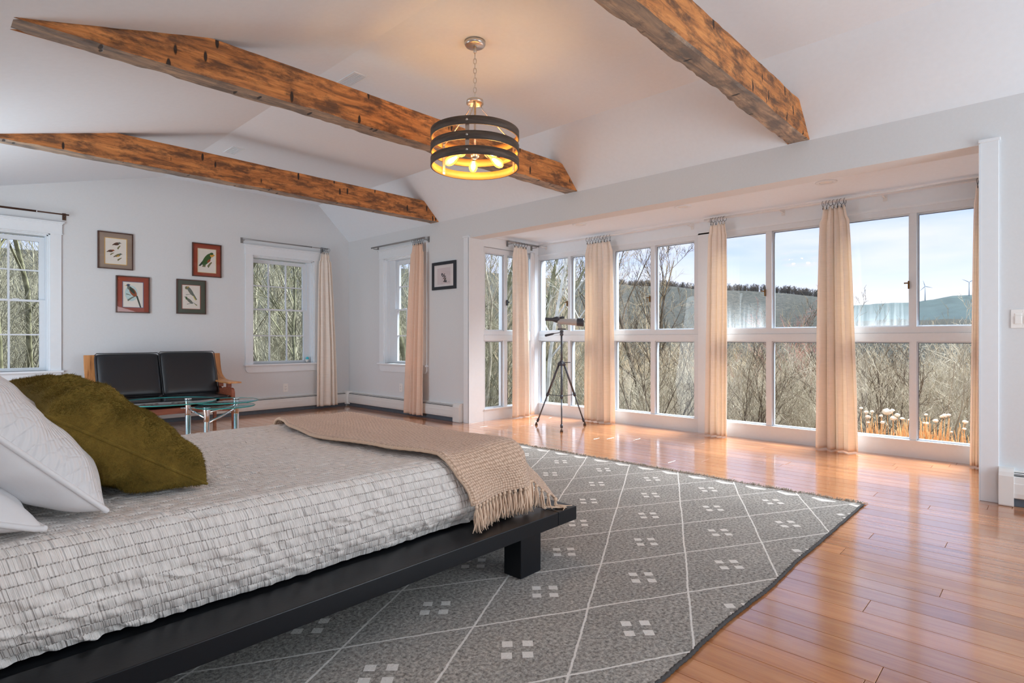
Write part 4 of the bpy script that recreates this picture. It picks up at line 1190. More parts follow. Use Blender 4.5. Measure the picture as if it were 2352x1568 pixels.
for xa, xb, xp in ((1.335, 1.490, 1.40), (2.635, 2.785, 2.665)):
    arm_board(xa, xb)
    for y in (7.30, 7.56): box('arm_post', (xp, y, .462), (xp + .045, y + .055, .517), M_mahog, settee, .003)
    poly = [(7.84, .20), (7.84, .455), (7.62, .465), (7.56, .44), (7.50, .44), (7.44, .462), (7.22, .462), (7.185, .45), (7.165, .415), (7.165, .25), (7.20, .20)]
    MB().prism(poly, 'X', xp - .002, xp + .036).build('side_panel', M_mahog, settee, .004)
    for y in (7.145, 7.76):
        mb = MB(); mb.add([(xp, y, 0), (xp + .03, y, 0), (xp + .03, y + .035, 0), (xp, y + .035, 0), (xp - .004, y - .004, .26), (xp + .036, y - .004, .26), (xp + .036, y + .05, .26), (xp - .004, y + .05, .26)],
                          [(0, 3, 2, 1), (4, 5, 6, 7), (0, 1, 5, 4), (1, 2, 6, 5), (2, 3, 7, 6), (3, 0, 4, 7)]); mb.build('leg', M_mahog, settee, .003)
pl = [(1.45, .275)] + [(1.45 + 1.215 * t / 12, .195 + .018 * math.sin(PI * t / 12)) for t in range(13)] + [(2.665, .275)]
MB().prism(pl, 'Y', 7.150, 7.178).build('front_rail', M_mahog, settee, .003)
box('back_rail', (1.45, 7.79, .22), (2.665, 7.815, .30), M_mahog, settee, .003)
for z in (.48, .66, .80): box('back_slat', (1.50, 7.76 + (z - .4) * .30, z), (2.63, 7.78 + (z - .4) * .30, z + .05), M_mahog, settee, .003)
box('seat_deck', (1.455, 7.18, .255), (2.66, 7.79, .275), M_mahog, settee)

# ------------------------------------------------------------------ glass coffee table
ct = thing('coffee_table', 'swivel coffee table with three round glass tops on chrome posts', 'table', (2.1, 6.4, 0))
def disc(cx, cy, z, r, t=.010):
    return MB().lathe([(0, 0), (r - .003, 0), (r, .003), (r, t - .003), (r - .003, t), (0, t)], (cx, cy, z), 72).build('glass_top', [M_tableglass], ct)
M_edge = plain('glass_edge_green', rgb(60, 178, 176), .15, nscale=30, nbump=.01)
def disc2(cx, cy, z, r, t=.010):
    d = disc(cx, cy, z, r, t)
    MB().lathe([(r - .003, -.0004), (r + .002, .003), (r + .002, t - .003), (r - .003, t + .0004)], (cx, cy, z), 72, closed=True).build('polished_edge', mat_edge, d)
mat_edge = bpy.data.materials.new('green_glass_rim'); mat_edge.use_nodes = True
_t = mat_edge.node_tree; _t.nodes.clear(); _o = N(_t, 'ShaderNodeOutputMaterial'); _a = N(_t, 'ShaderNodeBsdfTransparent'); _a.inputs[0].default_value = (.25, .75, .72, 1)
_b = N(_t, 'ShaderNodeBsdfPrincipled'); _b.inputs['Base Color'].default_value = (*rgb(70, 190, 186), 1); _b.inputs['Roughness'].default_value = .1
_m = N(_t, 'ShaderNodeMixShader'); _m.inputs[0].default_value = .7; L(_t, _a.outputs[0], _m.inputs[1]); L(_t, _b.outputs[0], _m.inputs[2]); L(_t, _m.outputs[0], _o.inputs[0])
disc2(1.775, 6.47, .420, .445)
disc2(2.285, 6.32, .398, .315)
disc2(2.275, 6.30, .348, .285)
def post(x, y, ztop):
    mb = MB(); mb.lathe([(0, 0), (.033, 0), (.033, .012), (.0265, .016), (.0265, ztop * .62), (.0245, ztop * .625), (.0245, ztop * .63), (.0265, ztop * .635), (.0265, ztop - .06), (.036, ztop - .012), (.036, ztop), (0, ztop)], (x, y, .001), 28)
    mb.build('chrome_post', M_chrome, ct)
    MB().lathe([(0, 0), (.034, 0), (.036, .004), (.030, .009), (0, .010)], (x, y, ztop + .0115), 24).build('post_cap', M_chrome, ct)
post(1.99, 6.53, .418); post(2.06, 6.20, .346); post(2.43, 6.42, .396)
mb = MB(); mb.tube([(2.06, 6.20, .31), (2.43, 6.42, .335)], .011, 10); mb.build('cross_bar', M_chrome, ct)
mb = MB(); mb.tube([(2.06, 6.20, .25), (1.99, 6.53, .33)], .011, 10); mb.build('cross_bar', M_chrome, ct)
mb = MB(); mb.tube([(1.93, 6.56, .335), (2.08, 6.47, .335)], .010, 10); mb.build('cross_bar', M_chrome, ct)
mb = MB(); mb.tube([(2.06, 6.20, .20), (2.41, 6.41, .30)], .013, 10); mb.build('cross_bar', M_chrome, ct)

# ------------------------------------------------------------------ framed bird prints
def ell(cx, cy, rx, ry, rot=0, n=18, taper=0.0):
    out = []
    for i in range(n):
        a = 2 * PI * i / n; x = rx * math.cos(a); y = ry * math.sin(a) * (1 - taper * math.cos(a))
        out.append((cx + x * math.cos(rot) - y * math.sin(rot), cy + x * math.sin(rot) + y * math.cos(rot)))
    return out
def ink(name, c): 
    if name not in MATS: plain(name, c, .7, nscale=60, nbump=.01, var=.08)
    return MATS[name]
def framed(label, T, x0, x1, z0, z1, mat_m, mw, inner, art, fw=.012, frame_mat=None, paper=None, line=None):
    """T: (along, out<0 into room, z)"""
    root = thing('framed_print', label, 'picture', T((x0 + x1) / 2, 0, z0))
    fm = frame_mat or M_picwood
    D = -.022
    mb = MB()
    mb.box(T(x0, D, z0), T(x0 + fw, 0, z1)); mb.box(T(x1 - fw, D, z0), T(x1, 0, z1)); mb.box(T(x0 + fw, D, z0), T(x1 - fw, 0, z0 + fw)); mb.box(T(x0 + fw, D, z1 - fw), T(x1 - fw, 0, z1))
    mb.build('frame', fm, root, .0015)
    l, r, b, t = inner                     # absolute limits of the window in the mat
    mb = MB(); o = -.010
    mb.box(T(x0 + fw, o, z0 + fw), T(l, -.006, z1 - fw)); mb.box(T(r, o, z0 + fw), T(x1 - fw, -.006, z1 - fw)); mb.box(T(l, o, z0 + fw), T(r, -.006, b)); mb.box(T(l, o, t), T(r, -.006, z1 - fw))
    mb.build('mat_board', mat_m, root)
    if line:
        mb = MB(); k = .006
        mb.box(T(l - .0, -.0108, b), T(l + k, -.005, t)); mb.box(T(r - k, -.0108, b), T(r, -.005, t)); mb.box(T(l, -.0108, b), T(r, -.005, b + k)); mb.box(T(l, -.0108, t - k), T(r, -.005, t)); mb.build('mat_fillet', line, root)
    pr = box('print', T(l, -.006, b), T(r, -.003, t), paper or M_paper, root)
    w, h = r - l, t - b
    for i, (mat, poly) in enumerate(art):
        pts = [(l + p[0] * w, b + p[1] * h) for p in poly]; n = len(pts)
        ya = -.0062 - .0001 * (i + 1)
        MB().add([T(p[0], ya, p[1]) for p in pts] + [T(p[0], -.0058, p[1]) for p in pts], [tuple(range(n)), tuple(range(2 * n - 1, n - 1, -1))] + [(j, (j + 1) % n, n + (j + 1) % n, n + j) for j in range(n)]).build('printed_shape', mat, pr)
    box('glazing', T(x0 + fw, -.0148, z0 + fw), T(x1 - fw, -.0135, z1 - fw), M_picglass, root)
    return root
brown = ink('ink_brown', rgb(84, 58, 44)); green = ink('ink_green', rgb(52, 92, 44)); dgreen = ink('ink_dark_green', rgb(40, 58, 44)); rust = ink('ink_rust', rgb(150, 76, 40))
ochre = ink('ink_ochre', rgb(204, 156, 62)); gray = ink('ink_grey', rgb(104, 112, 104)); blue = ink('ink_blue', rgb(46, 66, 92)); pale = ink('ink_pale_blue', rgb(186, 212, 214)); black = ink('ink_black', rgb(36, 36, 46))
gold = ink('fillet_gold', rgb(216, 172, 84)); cream = ink('fillet_cream', rgb(214, 196, 150)); bluef = ink('fillet_blue', rgb(96, 104, 134)); redf = ink('fillet_red', rgb(150, 78, 62)); olive = ink('ink_olive', rgb(112, 108, 70)); yel = ink('ink_yellow', rgb(206, 196, 96))
def bird(cx, cy, s, d, body, head, tail, belly=None, ang=.5, tl=.9, beak=None, asp=1.0):
    """d=+1 faces right"""
    A = lambda poly: [(cx + (p[0] * d) * s, cy + p[1] * s * asp) for p in poly]
    out = [(tail, A([(-.5 - tl * math.cos(ang) * 1, -.30 - tl * math.sin(ang)), (-.62 - tl * math.cos(ang) * .9, -.20 - tl * math.sin(ang) * .95), (-.45, .06), (-.2, -.16)])),
           (body, A(ell(0, 0, .62, .30, ang, 22, -.25)))]
    if belly: out.append((belly, A(ell(.10, -.12, .34, .13, ang))))
    hx, hy = .58 * math.cos(ang) + .06, .58 * math.sin(ang) + .10
    out.append((head, A(ell(hx, hy, .23, .21))))
    out.append((beak or brown, A([(hx + .18, hy + .09), (hx + .52, hy + .00), (hx + .18, hy - .07)])))
    return out
def branch(x0, y0, x1, y1, w, m): 
    dx, dy = x1 - x0, y1 - y0; ln = math.hypot(dx, dy); nx, ny = -dy / ln * w, dx / ln * w
    return [(m, [(x0 + nx, y0 + ny), (x0 - nx, y0 - ny), (x0 + dx * .5 - nx * .7, y0 + dy * .5 - ny * .4), (x1 - nx * .4, y1 - ny * .4), (x1 + nx * .4, y1 + ny * .4), (x0 + dx * .5 + nx, y0 + dy * .5 + ny)])]
# three small brown birds, taupe mat
a1 = branch(.58, .60, .70, .73, .035, olive) + bird(.52, .78, .22, 1, brown, gray, brown, None, .25, .25, brown, .8) \
   + branch(.26, .36, .42, .44, .025, olive) + bird(.26, .50, .19, 1, brown, rust, brown, None, .15, .3, rust, .8) \
   + branch(.58, .17, .76, .27, .030, olive) + bird(.58, .35, .21, 1, olive, gray, brown, ochre, .45, .35, brown, .8)
framed('framed print of three small brown birds in a taupe mat, upper left of the four', TN, 1.516, 1.874, 1.888, 2.329, M_mat_tan, .06, (1.584, 1.812, 1.944, 2.262), a1, line=gold)
# red mat, long-tailed bird
a3 = [(pale, ell(.42, .55, .30, .30))] + branch(.25, .27, .62, .46, .035, gray) + branch(.18, .52, .40, .47, .02, gray) + [(dgreen, [(.62, .50), (.72, .46), (.90, .02), (.83, .01)])] \
   + [(rust, ell(.50, .60, .22, .12, -.75)), (dgreen, ell(.44, .68, .20, .07, -.75)), (gray, ell(.29, .77, .06, .08)), (blue, ell(.27, .86, .085, .045, .15)), (blue, [(.28, .89), (.40, .88), (.30, .83)]), (ochre, [(.22, .865), (.09, .835), (.22, .83)])]
framed('framed print of one long-tailed bird in a rust red mat, lower left of the four', TN, 1.697, 2.051, 1.372, 1.818, M_mat_red, .06, (1.763, 1.985, 1.436, 1.752), a3, line=bluef)
# red mat, green parrot
a2 = branch(.55, .25, .76, .46, .055, olive) + [(dgreen, [(.06, .28), (.14, .26), (.42, .45), (.30, .52)]), (olive, [(.24, .24), (.42, .24), (.46, .42), (.34, .40)]), (green, ell(.50, .56, .33, .145, .80)), (rust, ell(.60, .50, .11, .05, .6)), (ochre, ell(.76, .74, .095, .075)), (green, ell(.75, .81, .10, .05, .1)), (ochre, [(.84, .80), (.93, .75), (.85, .71)])]
framed('framed print of a green parrot in a rust red mat, upper right of the four', TN, 2.532, 2.892, 1.876, 2.316, M_mat_red, .06, (2.597, 2.828, 1.930, 2.250), a2, line=cream)
# green mat, two birds
a4 = branch(.22, .58, .52, .62, .012, gray) + [(gray, ell(.46, .74, .26, .085, -.80)), (yel, [(.58, .56), (.64, .54), (.78, .38), (.72, .37)]), (gray, [(.56, .64), (.66, .62), (.82, .41), (.76, .39)]), (olive, ell(.25, .87, .075, .065)), (ochre, [(.29, .92), (.42, .95), (.30, .86)])] \
   + branch(.28, .20, .62, .26, .012, gray) + [(gray, ell(.42, .34, .20, .065, -.55)), (yel, [(.66, .24), (.82, .155), (.76, .15)]), (gray, [(.56, .30), (.66, .26), (.84, .17), (.78, .16)]), (green, ell(.25, .45, .05, .06)), (black, [(.22, .51), (.12, .50), (.22, .47)])]
framed('framed print of two grey-green birds in a dark green mat, lower right of the four', TN, 2.348, 2.700, 1.379, 1.825, M_mat_green, .06, (2.410, 2.634, 1.442, 1.758), a4, line=redf)
# small black-framed plant drawing on the east wall; along runs right-to-left there
TEr = lambda a, o, z: (XE + o, -a, z)
rr2 = random.Random(5); a5 = []
stem = [(.30, .62), (.42, .60), (.50, .50), (.55, .36), (.58, .22), (.60, .10)]
for (xa, ya), (xb, yb) in zip(stem[:-1], stem[1:]): a5 += branch(xb, yb, xa, ya, .012, black)
for k in range(26):
    t = k / 26 * (len(stem) - 1.001); i = int(t); f = t - i; x = stem[i][0] * (1 - f) + stem[i + 1][0] * f; y = stem[i][1] * (1 - f) + stem[i + 1][1] * f
    ang = rr2.uniform(0, PI); a5.append((black, ell(x + rr2.uniform(-.10, .10), y + rr2.uniform(-.05, .05), .062, .018, ang, 10)))
a5.append((black, [(.82, .13), (.90, .13), (.90, .12), (.82, .12)]))
framed('small black-framed plant drawing right of the peach curtain', TEr, -6.030, -5.552, 1.702, 2.066, M_mat_white, .05, (-5.925, -5.660, 1.770, 1.985), a5, fw=.040, frame_mat=M_blackframe, paper=M_cream_print)

# ------------------------------------------------------------------ curtain rods
def rod_set(label, p0, p1, wall_dir, mat, r=.0095, brackets=(0.02, 0.98), step=None, mount=None, name='curtain_rod'):
    """p0,p1 rod ends; wall_dir: unit vector from rod to wall, mount: distance"""
    p0, p1 = Vector(p0), Vector(p1); wd = Vector(wall_dir)
    root = thing(name, label, 'curtain rod', tuple((p0 + p1) / 2))
    if step:
        q = p0.lerp(p1, step); MB().tube([p0, q], r, 12).build('rod', mat, root); MB().tube([q, p1], r * .72, 12).build('inner_rod', mat, root)
        MB().tube([q - (p1 - p0).normalized() * .004, q + (p1 - p0).normalized() * .004], r * 1.15, 12).build('collar', M_chrome, root)
    else: MB().tube([p0, p1], r, 12).build('rod', mat, root)
    along = (p1 - p0).normalized()
    for b in brackets:
        q = p0.lerp(p1, b); mb = MB(); w = q + wd * mount
        c = [w + along * s * .017 + Vector((0, 0, z)) for s, z in ((-1, -.05), (1, -.05), (1, .028), (-1, .028))]
        mb.add([v for v in c] + [v - wd * .005 for v in c], [(0, 1, 2, 3), (7, 6, 5, 4), (0, 4, 5, 1), (1, 5, 6, 2), (2, 6, 7, 3), (3, 7, 4, 0)])
        mb.build('bracket_plate', mat, root)
        mb = MB(); a = q + Vector((0, 0, -r - .004)); bb = w + Vector((0, 0, -r - .004)); s = along * .008
        mb.add([a - s, a + s, bb + s, bb - s, a - s - Vector((0, 0, .008)), a + s - Vector((0, 0, .008)), bb + s - Vector((0, 0, .008)), bb - s - Vector((0, 0, .008))],
               [(0, 1, 2, 3), (7, 6, 5, 4), (0, 4, 5, 1), (1, 5, 6, 2), (2, 6, 7, 3), (3, 7, 4, 0)]); mb.build('bracket_arm', mat, root)
    return root
rod_set('dark brown curtain rod above the leftmost window', (-0.05, YN - .085, 2.452), (1.238, YN - .085, 2.452), (0, 1, 0), M_bronze, .011, (.05, .975), .78, .084)
rod_set('thin telescoping curtain rod above the window right of the bird prints', (3.145, YN - .085, 2.432), (4.41, YN - .085, 2.432), (0, 1, 0), M_rod, .0085, (.015, .96), .80, .084)
rod_set('grey curtain rod above the corner window carrying the peach curtain', (XE - .085, 7.38, 2.408), (XE - .085, 6.10, 2.408), (1, 0, 0), M_rod, .011, (.04, .985), None, .084)
RZB = 2.348
rod_set('white bay curtain rod from the far corner to the middle post', (XB - .115, 5.20, RZB), (XB - .115, 2.95, RZB), (1, 0, 0), M_whiterod, .010, (.02, .45, .985), None, .114)
rod_set('white bay curtain rod from the middle post to the right end of the bay', (XB - .115, 2.79, RZB + .012), (XB - .115, 0.40, RZB + .012), (1, 0, 0), M_whiterod, .010, (.015, .33, .7), None, .114)
rod_set('short grey curtain rod on the side wall of the bay', (5.42, BY1 - .10, RZB - .01), (6.02, BY1 - .10, RZB - .01), (0, 1, 0), M_rod, .012, (.12, .93), None, .099)

# ------------------------------------------------------------------ curtains
def curtain(name, label, rod_a, rod_b, top_w, bot_c, bot_w, ztop, zbot, mat, npl, amp_t, amp_b, nrings, seed, rod_z, into, rgroup=None, spread=None, flare=0):
    """rod_a->rod_b direction of the rod; gathered between them at the top. into: unit vector towards the room"""
    a = Vector(rod_a); b = Vector(rod_b); al = (b - a).normalized(); ctr = (a + b) / 2; into = Vector(into)
    root = thing(name, label, 'curtain', (ctr.x, ctr.y, zbot))
    NU, NVv = 34 * npl // 2 + 60, 70
    P = np.zeros((NU, NVv, 3)); UV = np.zeros((NU, NVv, 2))
    bc = Vector(bot_c)
    for j in range(NVv):
        t = j / (NVv - 1)                 # 0 top, 1 bottom
        z = ztop + (zbot - ztop) * t
        s = t ** .55
        w = top_w * (1 - s) + bot_w * s
        # pinched head spreads quickly, then hangs
        if t < .05: w = top_w * (.82 + .18 * t / .05)
        c = ctr.lerp(bc, t ** .8)
        am = amp_t * (1 - s) + amp_b * s
        for i in range(NU):
            u = i / (NU - 1)
            ph = 2 * PI * npl * (u + .055 * math.sin(u * 5.3 + seed) + .018 * math.sin(u * 13.0 + seed * 2) + .012 * noise.noise((u * 3, t * 1.6, seed)) * 6 * t)
            f = math.sin(ph) + .28 * math.sin(2 * ph + seed) + .22 * noise.noise((u * 9, t * 2.5, seed + 4))
            k = .80 + .9 * noise.noise((u * 4.3, 0, seed + 9))
            lat = .25 * math.sin(2 * ph) * w / npl * .28
            edge = 1 - .75 * max(abs(2 * u - 1) ** 10, 0)
            dip = -.010 * abs(math.sin(ph * .5)) if t < .03 else 0
            p = c + al * ((u - .5) * w + lat) + into * (am * f * k * edge) 
            P[i, j] = (p.x, p.y, z + (.012 * math.cos(ph) * (1 - t / .03) if t < .03 else 0) + (.004 * noise.noise((u * 8, 0, seed)) if t > .98 else 0))
            UV[i, j] = (u, t)
    cl = grid_mesh('cloth', P, mat, root, UV)
    md = cl.modifiers.new('thickness', 'SOLIDIFY'); md.thickness = .0025; md.offset = 0
    # hem band
    r_ = random.Random(int(seed * 10)); 
    for k in range(nrings):
        u = (k + .5) / nrings + r_.uniform(-.12, .12) / nrings
        q = ctr + al * ((u - .5) * top_w * .98); q.z = rod_z - .016
        tw = r_.uniform(-.55, .55); ax = (al + into * tw).normalized()
        rg = MB().torus(q, .026, .0022, ax, 22, 6).build('ring', M_ringmetal, root)
        mb = MB(); mb.tube([(q.x, q.y, q.z - .028), (q.x, q.y, q.z - .040), (q.x, q.y, ztop + .0)], .0026, 6)
        mb.box((q.x - .004, q.y - .004, ztop - .012), (q.x + .004, q.y + .004, ztop + .006)); mb.build('clip', M_ringmetal, rg)
    return root
ZB = .012
curtain('curtain', 'cream curtain beside the window right of the bird prints', (4.28, YN - .085, 0), (4.44, YN - .085, 0), .155, (4.375, YN - .12, 0), .345, 2.362, .04, M_curt, 4, .014, .034, 6, 1.3, 2.432, (0, -1, 0))
curtain('curtain', 'peach curtain half covering the corner window', (XE - .085, 6.36, 0), (XE - .085, 6.15, 0), .25, (XE - .105, 6.335, 0), .43, 2.345, .03, M_curt2, 4, .016, .03, 7, 2.9, 2.408, (-1, 0, 0))
curtain('curtain', 'narrow striped cream curtain on the side wall of the bay', (5.50, BY1 - .10, 0), (5.80, BY1 - .10, 0), .29, (5.66, BY1 - .11, 0), .34, 2.285, ZB, M_curt, 4, .014, .036, 5, 4.4, RZB - .01, (0, -1, 0))
curtain('curtain', 'wide cream curtain behind the telescope, between first and second bay windows', (XB - .115, 4.40, 0), (XB - .115, 3.99, 0), .40, (XB - .13, 4.17, 0), .46, 2.285, ZB, M_curt, 6, .020, .046, 9, 6.1, RZB, (-1, 0, 0))
curtain('curtain', 'slim cream curtain hanging over the middle post of the bay', (XB - .115, 2.72, 0), (XB - .115, 2.56, 0), .19, (XB - .13, 2.655, 0), .25, 2.300, ZB, M_curt, 4, .018, .042, 6, 7.7, RZB + .012, (-1, 0, 0))
curtain('curtain', 'full cream curtain between the third and the rightmost bay windows', (XB - .115, 1.62, 0), (XB - .115, 1.40, 0), .22, (XB - .14, 1.485, 0), .36, 2.300, ZB, M_curt, 4, .024, .055, 7, 9.2, RZB + .012, (-1, 0, 0))
curtain('curtain', 'cream curtain at the right end of the bay, mostly hidden by the casing', (XB - .115, .47, 0), (XB - .115, .37, 0), .10, (XB - .13, .435, 0), .13, 2.300, ZB, M_curt, 3, .014, .028, 3, 12.2, RZB + .012, (-1, 0, 0))
# white sheer strip in the bay corner
P = np.zeros((30, 40, 3))
for i in range(30):
    for j in range(40):
        u = i / 29; t = j / 39; P[i, j] = (5.90 + .085 * u + .006 * math.sin(u * 25 + t * 2), BY1 - .055 + .014 * math.sin(u * 20 + t * 1.5), 2.25 + (.012 - 2.25) * t)
sh = grid_mesh('sheer_curtain', P, plain('white_sheer', rgb(232, 232, 234), .8, nscale=60)); tag(sh, 'narrow white sheer hanging in the far corner of the bay', 'curtain')
sh.modifiers.new('thickness', 'SOLIDIFY').thickness = .002

# ------------------------------------------------------------------ spotting scope on its tripod
tri = thing('tripod', 'dark grey camera tripod standing in front of the bay windows', 'tripod', (5.343, 4.254, 0))
C0 = Vector((5.343, 4.254, 0))
feet = [Vector((5.079, 4.044, 0)), Vector((5.279, 4.596, 0)), Vector((5.686, 4.167, 0))]
MB().lathe([(0, .73), (.012, .73), (.012, 1.10), (0, 1.10)], C0, 16).build('centre_column', M_tripod, tri)
MB().lathe([(0, .735), (.028, .735), (.034, .75), (.034, .775), (.022, .79), (.016, .80), (0, .80)], C0, 18).build('collar', M_plastic_dark, tri)
MB().tube([C0 + Vector((.02, -.02, .772)), C0 + Vector((.075, -.075, .776))], .005, 8).build('crank_handle', M_plastic_dark, tri)
for f in feet:
    d = (f - C0); d.z = 0; dn = d.normalized()
    topp = C0 + dn * .035 + Vector((0, 0, .755)); foot = f + Vector((0, 0, .012))
    kn = topp.lerp(foot, .50); side = Vector((-dn.y, dn.x, 0))
    lg = MB().tube([topp, kn], .0125, 10).build('leg', M_tripod, tri)
    MB().tube([kn, foot + (topp - foot).normalized() * .03], .0085, 10).build('lower_leg', M_tripod, lg)
    for q, rr3 in ((.0, .017), (.50, .018), (.93, .015)):
        c = topp.lerp(foot, q); dd = (foot - topp).normalized(); MB().tube([c - dd * .018, c + dd * .018], rr3, 10).build('clamp', M_plastic_dark, lg)
    MB().lathe([(0, .0), (.017, .0), (.018, .012), (.010, .024), (.008, .036), (0, .036)], (f.x, f.y, 0.001), 14).build('rubber_foot', M_rubber, lg)
    MB().tube([C0 + Vector((0, 0, .375)) + dn * .01, topp.lerp(foot, .50)], .004, 6).build('spreader_arm', M_plastic_dark, lg)
MB().lathe([(0, .36), (.014, .36), (.014, .39), (0, .39)], C0, 12).build('spreader_hub', M_plastic_dark, tri)
MB().tube([C0 + Vector((0, 0, .38)), C0 + Vector((0, 0, .74))], .005, 8).build('spreader_rod', M_plastic_dark, tri)
mb = MB(); mb.lathe([(0, 1.09), (.020, 1.095), (.022, 1.115), (.016, 1.125), (.022, 1.13), (.022, 1.155), (0, 1.16)], C0, 16); mb.build('pan_head', M_tripod, tri)
sd = Vector((.60, -.80, 0)).normalized(); sdn = Vector((sd.x, sd.y, -.045)).normalized()
sc_s = Vector((-sd.y, sd.x, 0))
pl_ = C0 + Vector((0, 0, 1.162)); mb = MB()
cs = [pl_ + sd * a * .050 + sc_s * b * .028 + Vector((0, 0, z)) for z in (0, .016) for a, b in ((-1, -1), (1, -1), (1, 1), (-1, 1))]
mb.add(cs, [(3, 2, 1, 0), (4, 5, 6, 7), (0, 1, 5, 4), (1, 2, 6, 5), (2, 3, 7, 6), (3, 0, 4, 7)]); mb.build('head_plate', M_plastic_dark, tri, .003)
h0 = C0 + Vector((0, 0, 1.135)); mb = MB(); mb.tube([h0, h0 - sd * .085 + Vector((0, 0, -.016)), h0 - sd * .11 + Vector((0, 0, -.022)), h0 - sd * .19 + Vector((0, 0, -.040)), h0 - sd * .20 + Vector((0, 0, -.042))], [.004, .005, .012, .015, .010], 10); mb.build('pan_handle', M_plastic_dark, tri)
scope = thing('spotting_scope', 'grey spotting scope with dark eyepiece mounted on the tripod', 'telescope', tuple(C0 + Vector((0, 0, 1.18))))
ax0 = C0 + Vector((0, 0, 1.262))
def al(prof, base, d): return MB().lathe(prof, base, 28, axis=d)
al([(0, -.050), (.030, -.048), (.038, -.030), (.034, .0), (.0335, .03), (.037, .09), (.042, .15), (.0435, .185), (0, .186)], ax0, sdn).build('body', M_scope, scope)
al([(.0435, .180), (.0465, .183), (.0485, .245), (.049, .262), (.044, .262), (.043, .22), (0, .22)], ax0, sdn).build('objective_hood', M_plastic_dark, scope)
e0 = ax0 + Vector((0, 0, .020)); en = -sdn
al([(0, .02), (.036, .025), (.038, .060), (.030, .085), (.022, .105), (.0195, .11), (.0195, .165), (.021, .168), (.021, .195), (.016, .196), (0, .19)], e0, en).build('eyepiece', M_plastic_dark, scope)
mb = MB(); mb.tube([ax0 + Vector((0, 0, -.03)) - sd * .035, ax0 + Vector((0, 0, -.058)) - sd * .022, ax0 + Vector((0, 0, -.083)) - sd * .016], [.026, .018, .026], 12); mb.build('mounting_foot', M_scope, scope)
mb = MB(); mb.tube([ax0 + sd * .0 + Vector((0, 0, .036)) - sd * .02, ax0 + Vector((0, 0, .050)) + sd * .005, ax0 + Vector((0, 0, .048)) + sd * .032], [.016, .014, .011], 12); mb.build('focus_knob', M_plastic_dark, scope)
# trinket on the sill
tk = thing('figurine', 'tiny white and turquoise trinket on the sill beside the cream curtain', 'figurine', (4.135, 8.20, .70))
mb = MB(); mb.lathe([(0, 0), (.016, 0), (.020, .012), (.026, .034), (.028, .045), (0, .046)], (4.135, 8.20, .701), 16); mb.build('base', M_ivory, tk)
mb = MB(); mb.lathe([(0, 0), (.020, .004), (.024, .018), (.018, .034), (.006, .043), (0, .044)], (4.142, 8.20, .744), 16); mb.build('dome', M_blue, tk)

# ------------------------------------------------------------------ pendant light
PX, PY = 2.681, 2.895
pend = thing('pendant_light', 'round pendant light of three weathered bands with glowing bulbs', 'ceiling light', (PX, PY, 2.23))
PC = Vector((PX, PY, 0))
MB().lathe([(0, 3.099), (.072, 3.099), (.072, 3.080), (.066, 3.070), (.058, 3.066), (0, 3.064)], PC, 40).build('canopy', M_nickel, pend)
MB().lathe([(0, 3.066), (.012, 3.066), (.012, 3.03), (.007, 3.02), (0, 3.02)], PC, 14).build('hanger', M_nickel, pend)
# chain
z = 3.018; k = 0; seq = ['l', 's', 'l', 's', 'l', 's', 'l', 's', 'l', 's']
while z > 2.735:
    ax = (0.72, -0.69) if k % 2 else (0.69, 0.72)
    ln = .040; mb = MB(); pts = []
    for i in range(16):
        a = 2 * PI * i / 16; r_x = .0105; pts.append(PC + Vector((ax[0] * math.cos(a) * r_x, ax[1] * math.cos(a) * r_x, z - ln / 2 + math.sin(a) * ln / 2)))
    mb.tube(pts, .0028, 6, closed=True); mb.build('chain_link', M_nickel, pend)
    z -= ln - .007; k += 1
MB().lathe([(0, z + .012), (.004, z + .012), (.004, 2.70), (0, 2.70)], PC, 10).build('loop_stem', M_nickel, pend)
MB().lathe([(0, 2.700), (.040, 2.700), (.058, 2.694), (.060, 2.672), (.056, 2.672), (.054, 2.688), (0, 2.692)], PC, 36).build('cap', M_nickel, pend)
MB().lathe([(0, 2.69), (.0075, 2.69), (.0075, 2.315), (0, 2.315)], PC, 12).build('stem', M_nickel, pend)
MB().lathe([(0, 2.34), (.024, 2.34), (.028, 2.33), (.028, 2.305), (.018, 2.295), (0, 2.293)], PC, 24).build('hub', M_nickel, pend)
R0 = .302
for zt_, zb_ in ((2.477, 2.422), (2.382, 2.327), (2.287, 2.231)):
    MB().lathe([(R0, zb_), (R0 + .002, zb_ + .001), (R0 + .002, zt_ - .001), (R0, zt_), (R0 - .006, zt_), (R0 - .006, zb_)], PC, 96, closed=True).build('band', M_band, pend)
    MB().lathe([(R0 - .0064, zb_ + .001), (R0 - .0064, zt_ - .001), (R0 - .008, zt_ - .001), (R0 - .008, zb_ + .001)], PC, 96, closed=True).build('band_lining', M_bandin, pend)
toc = Vector((-FX, -FY, 0)); rt = Vector((FY, -FX, 0))
M_strap = plain('strap_metal', (0.55, 0.48, 0.42), .35, .9, nscale=80)
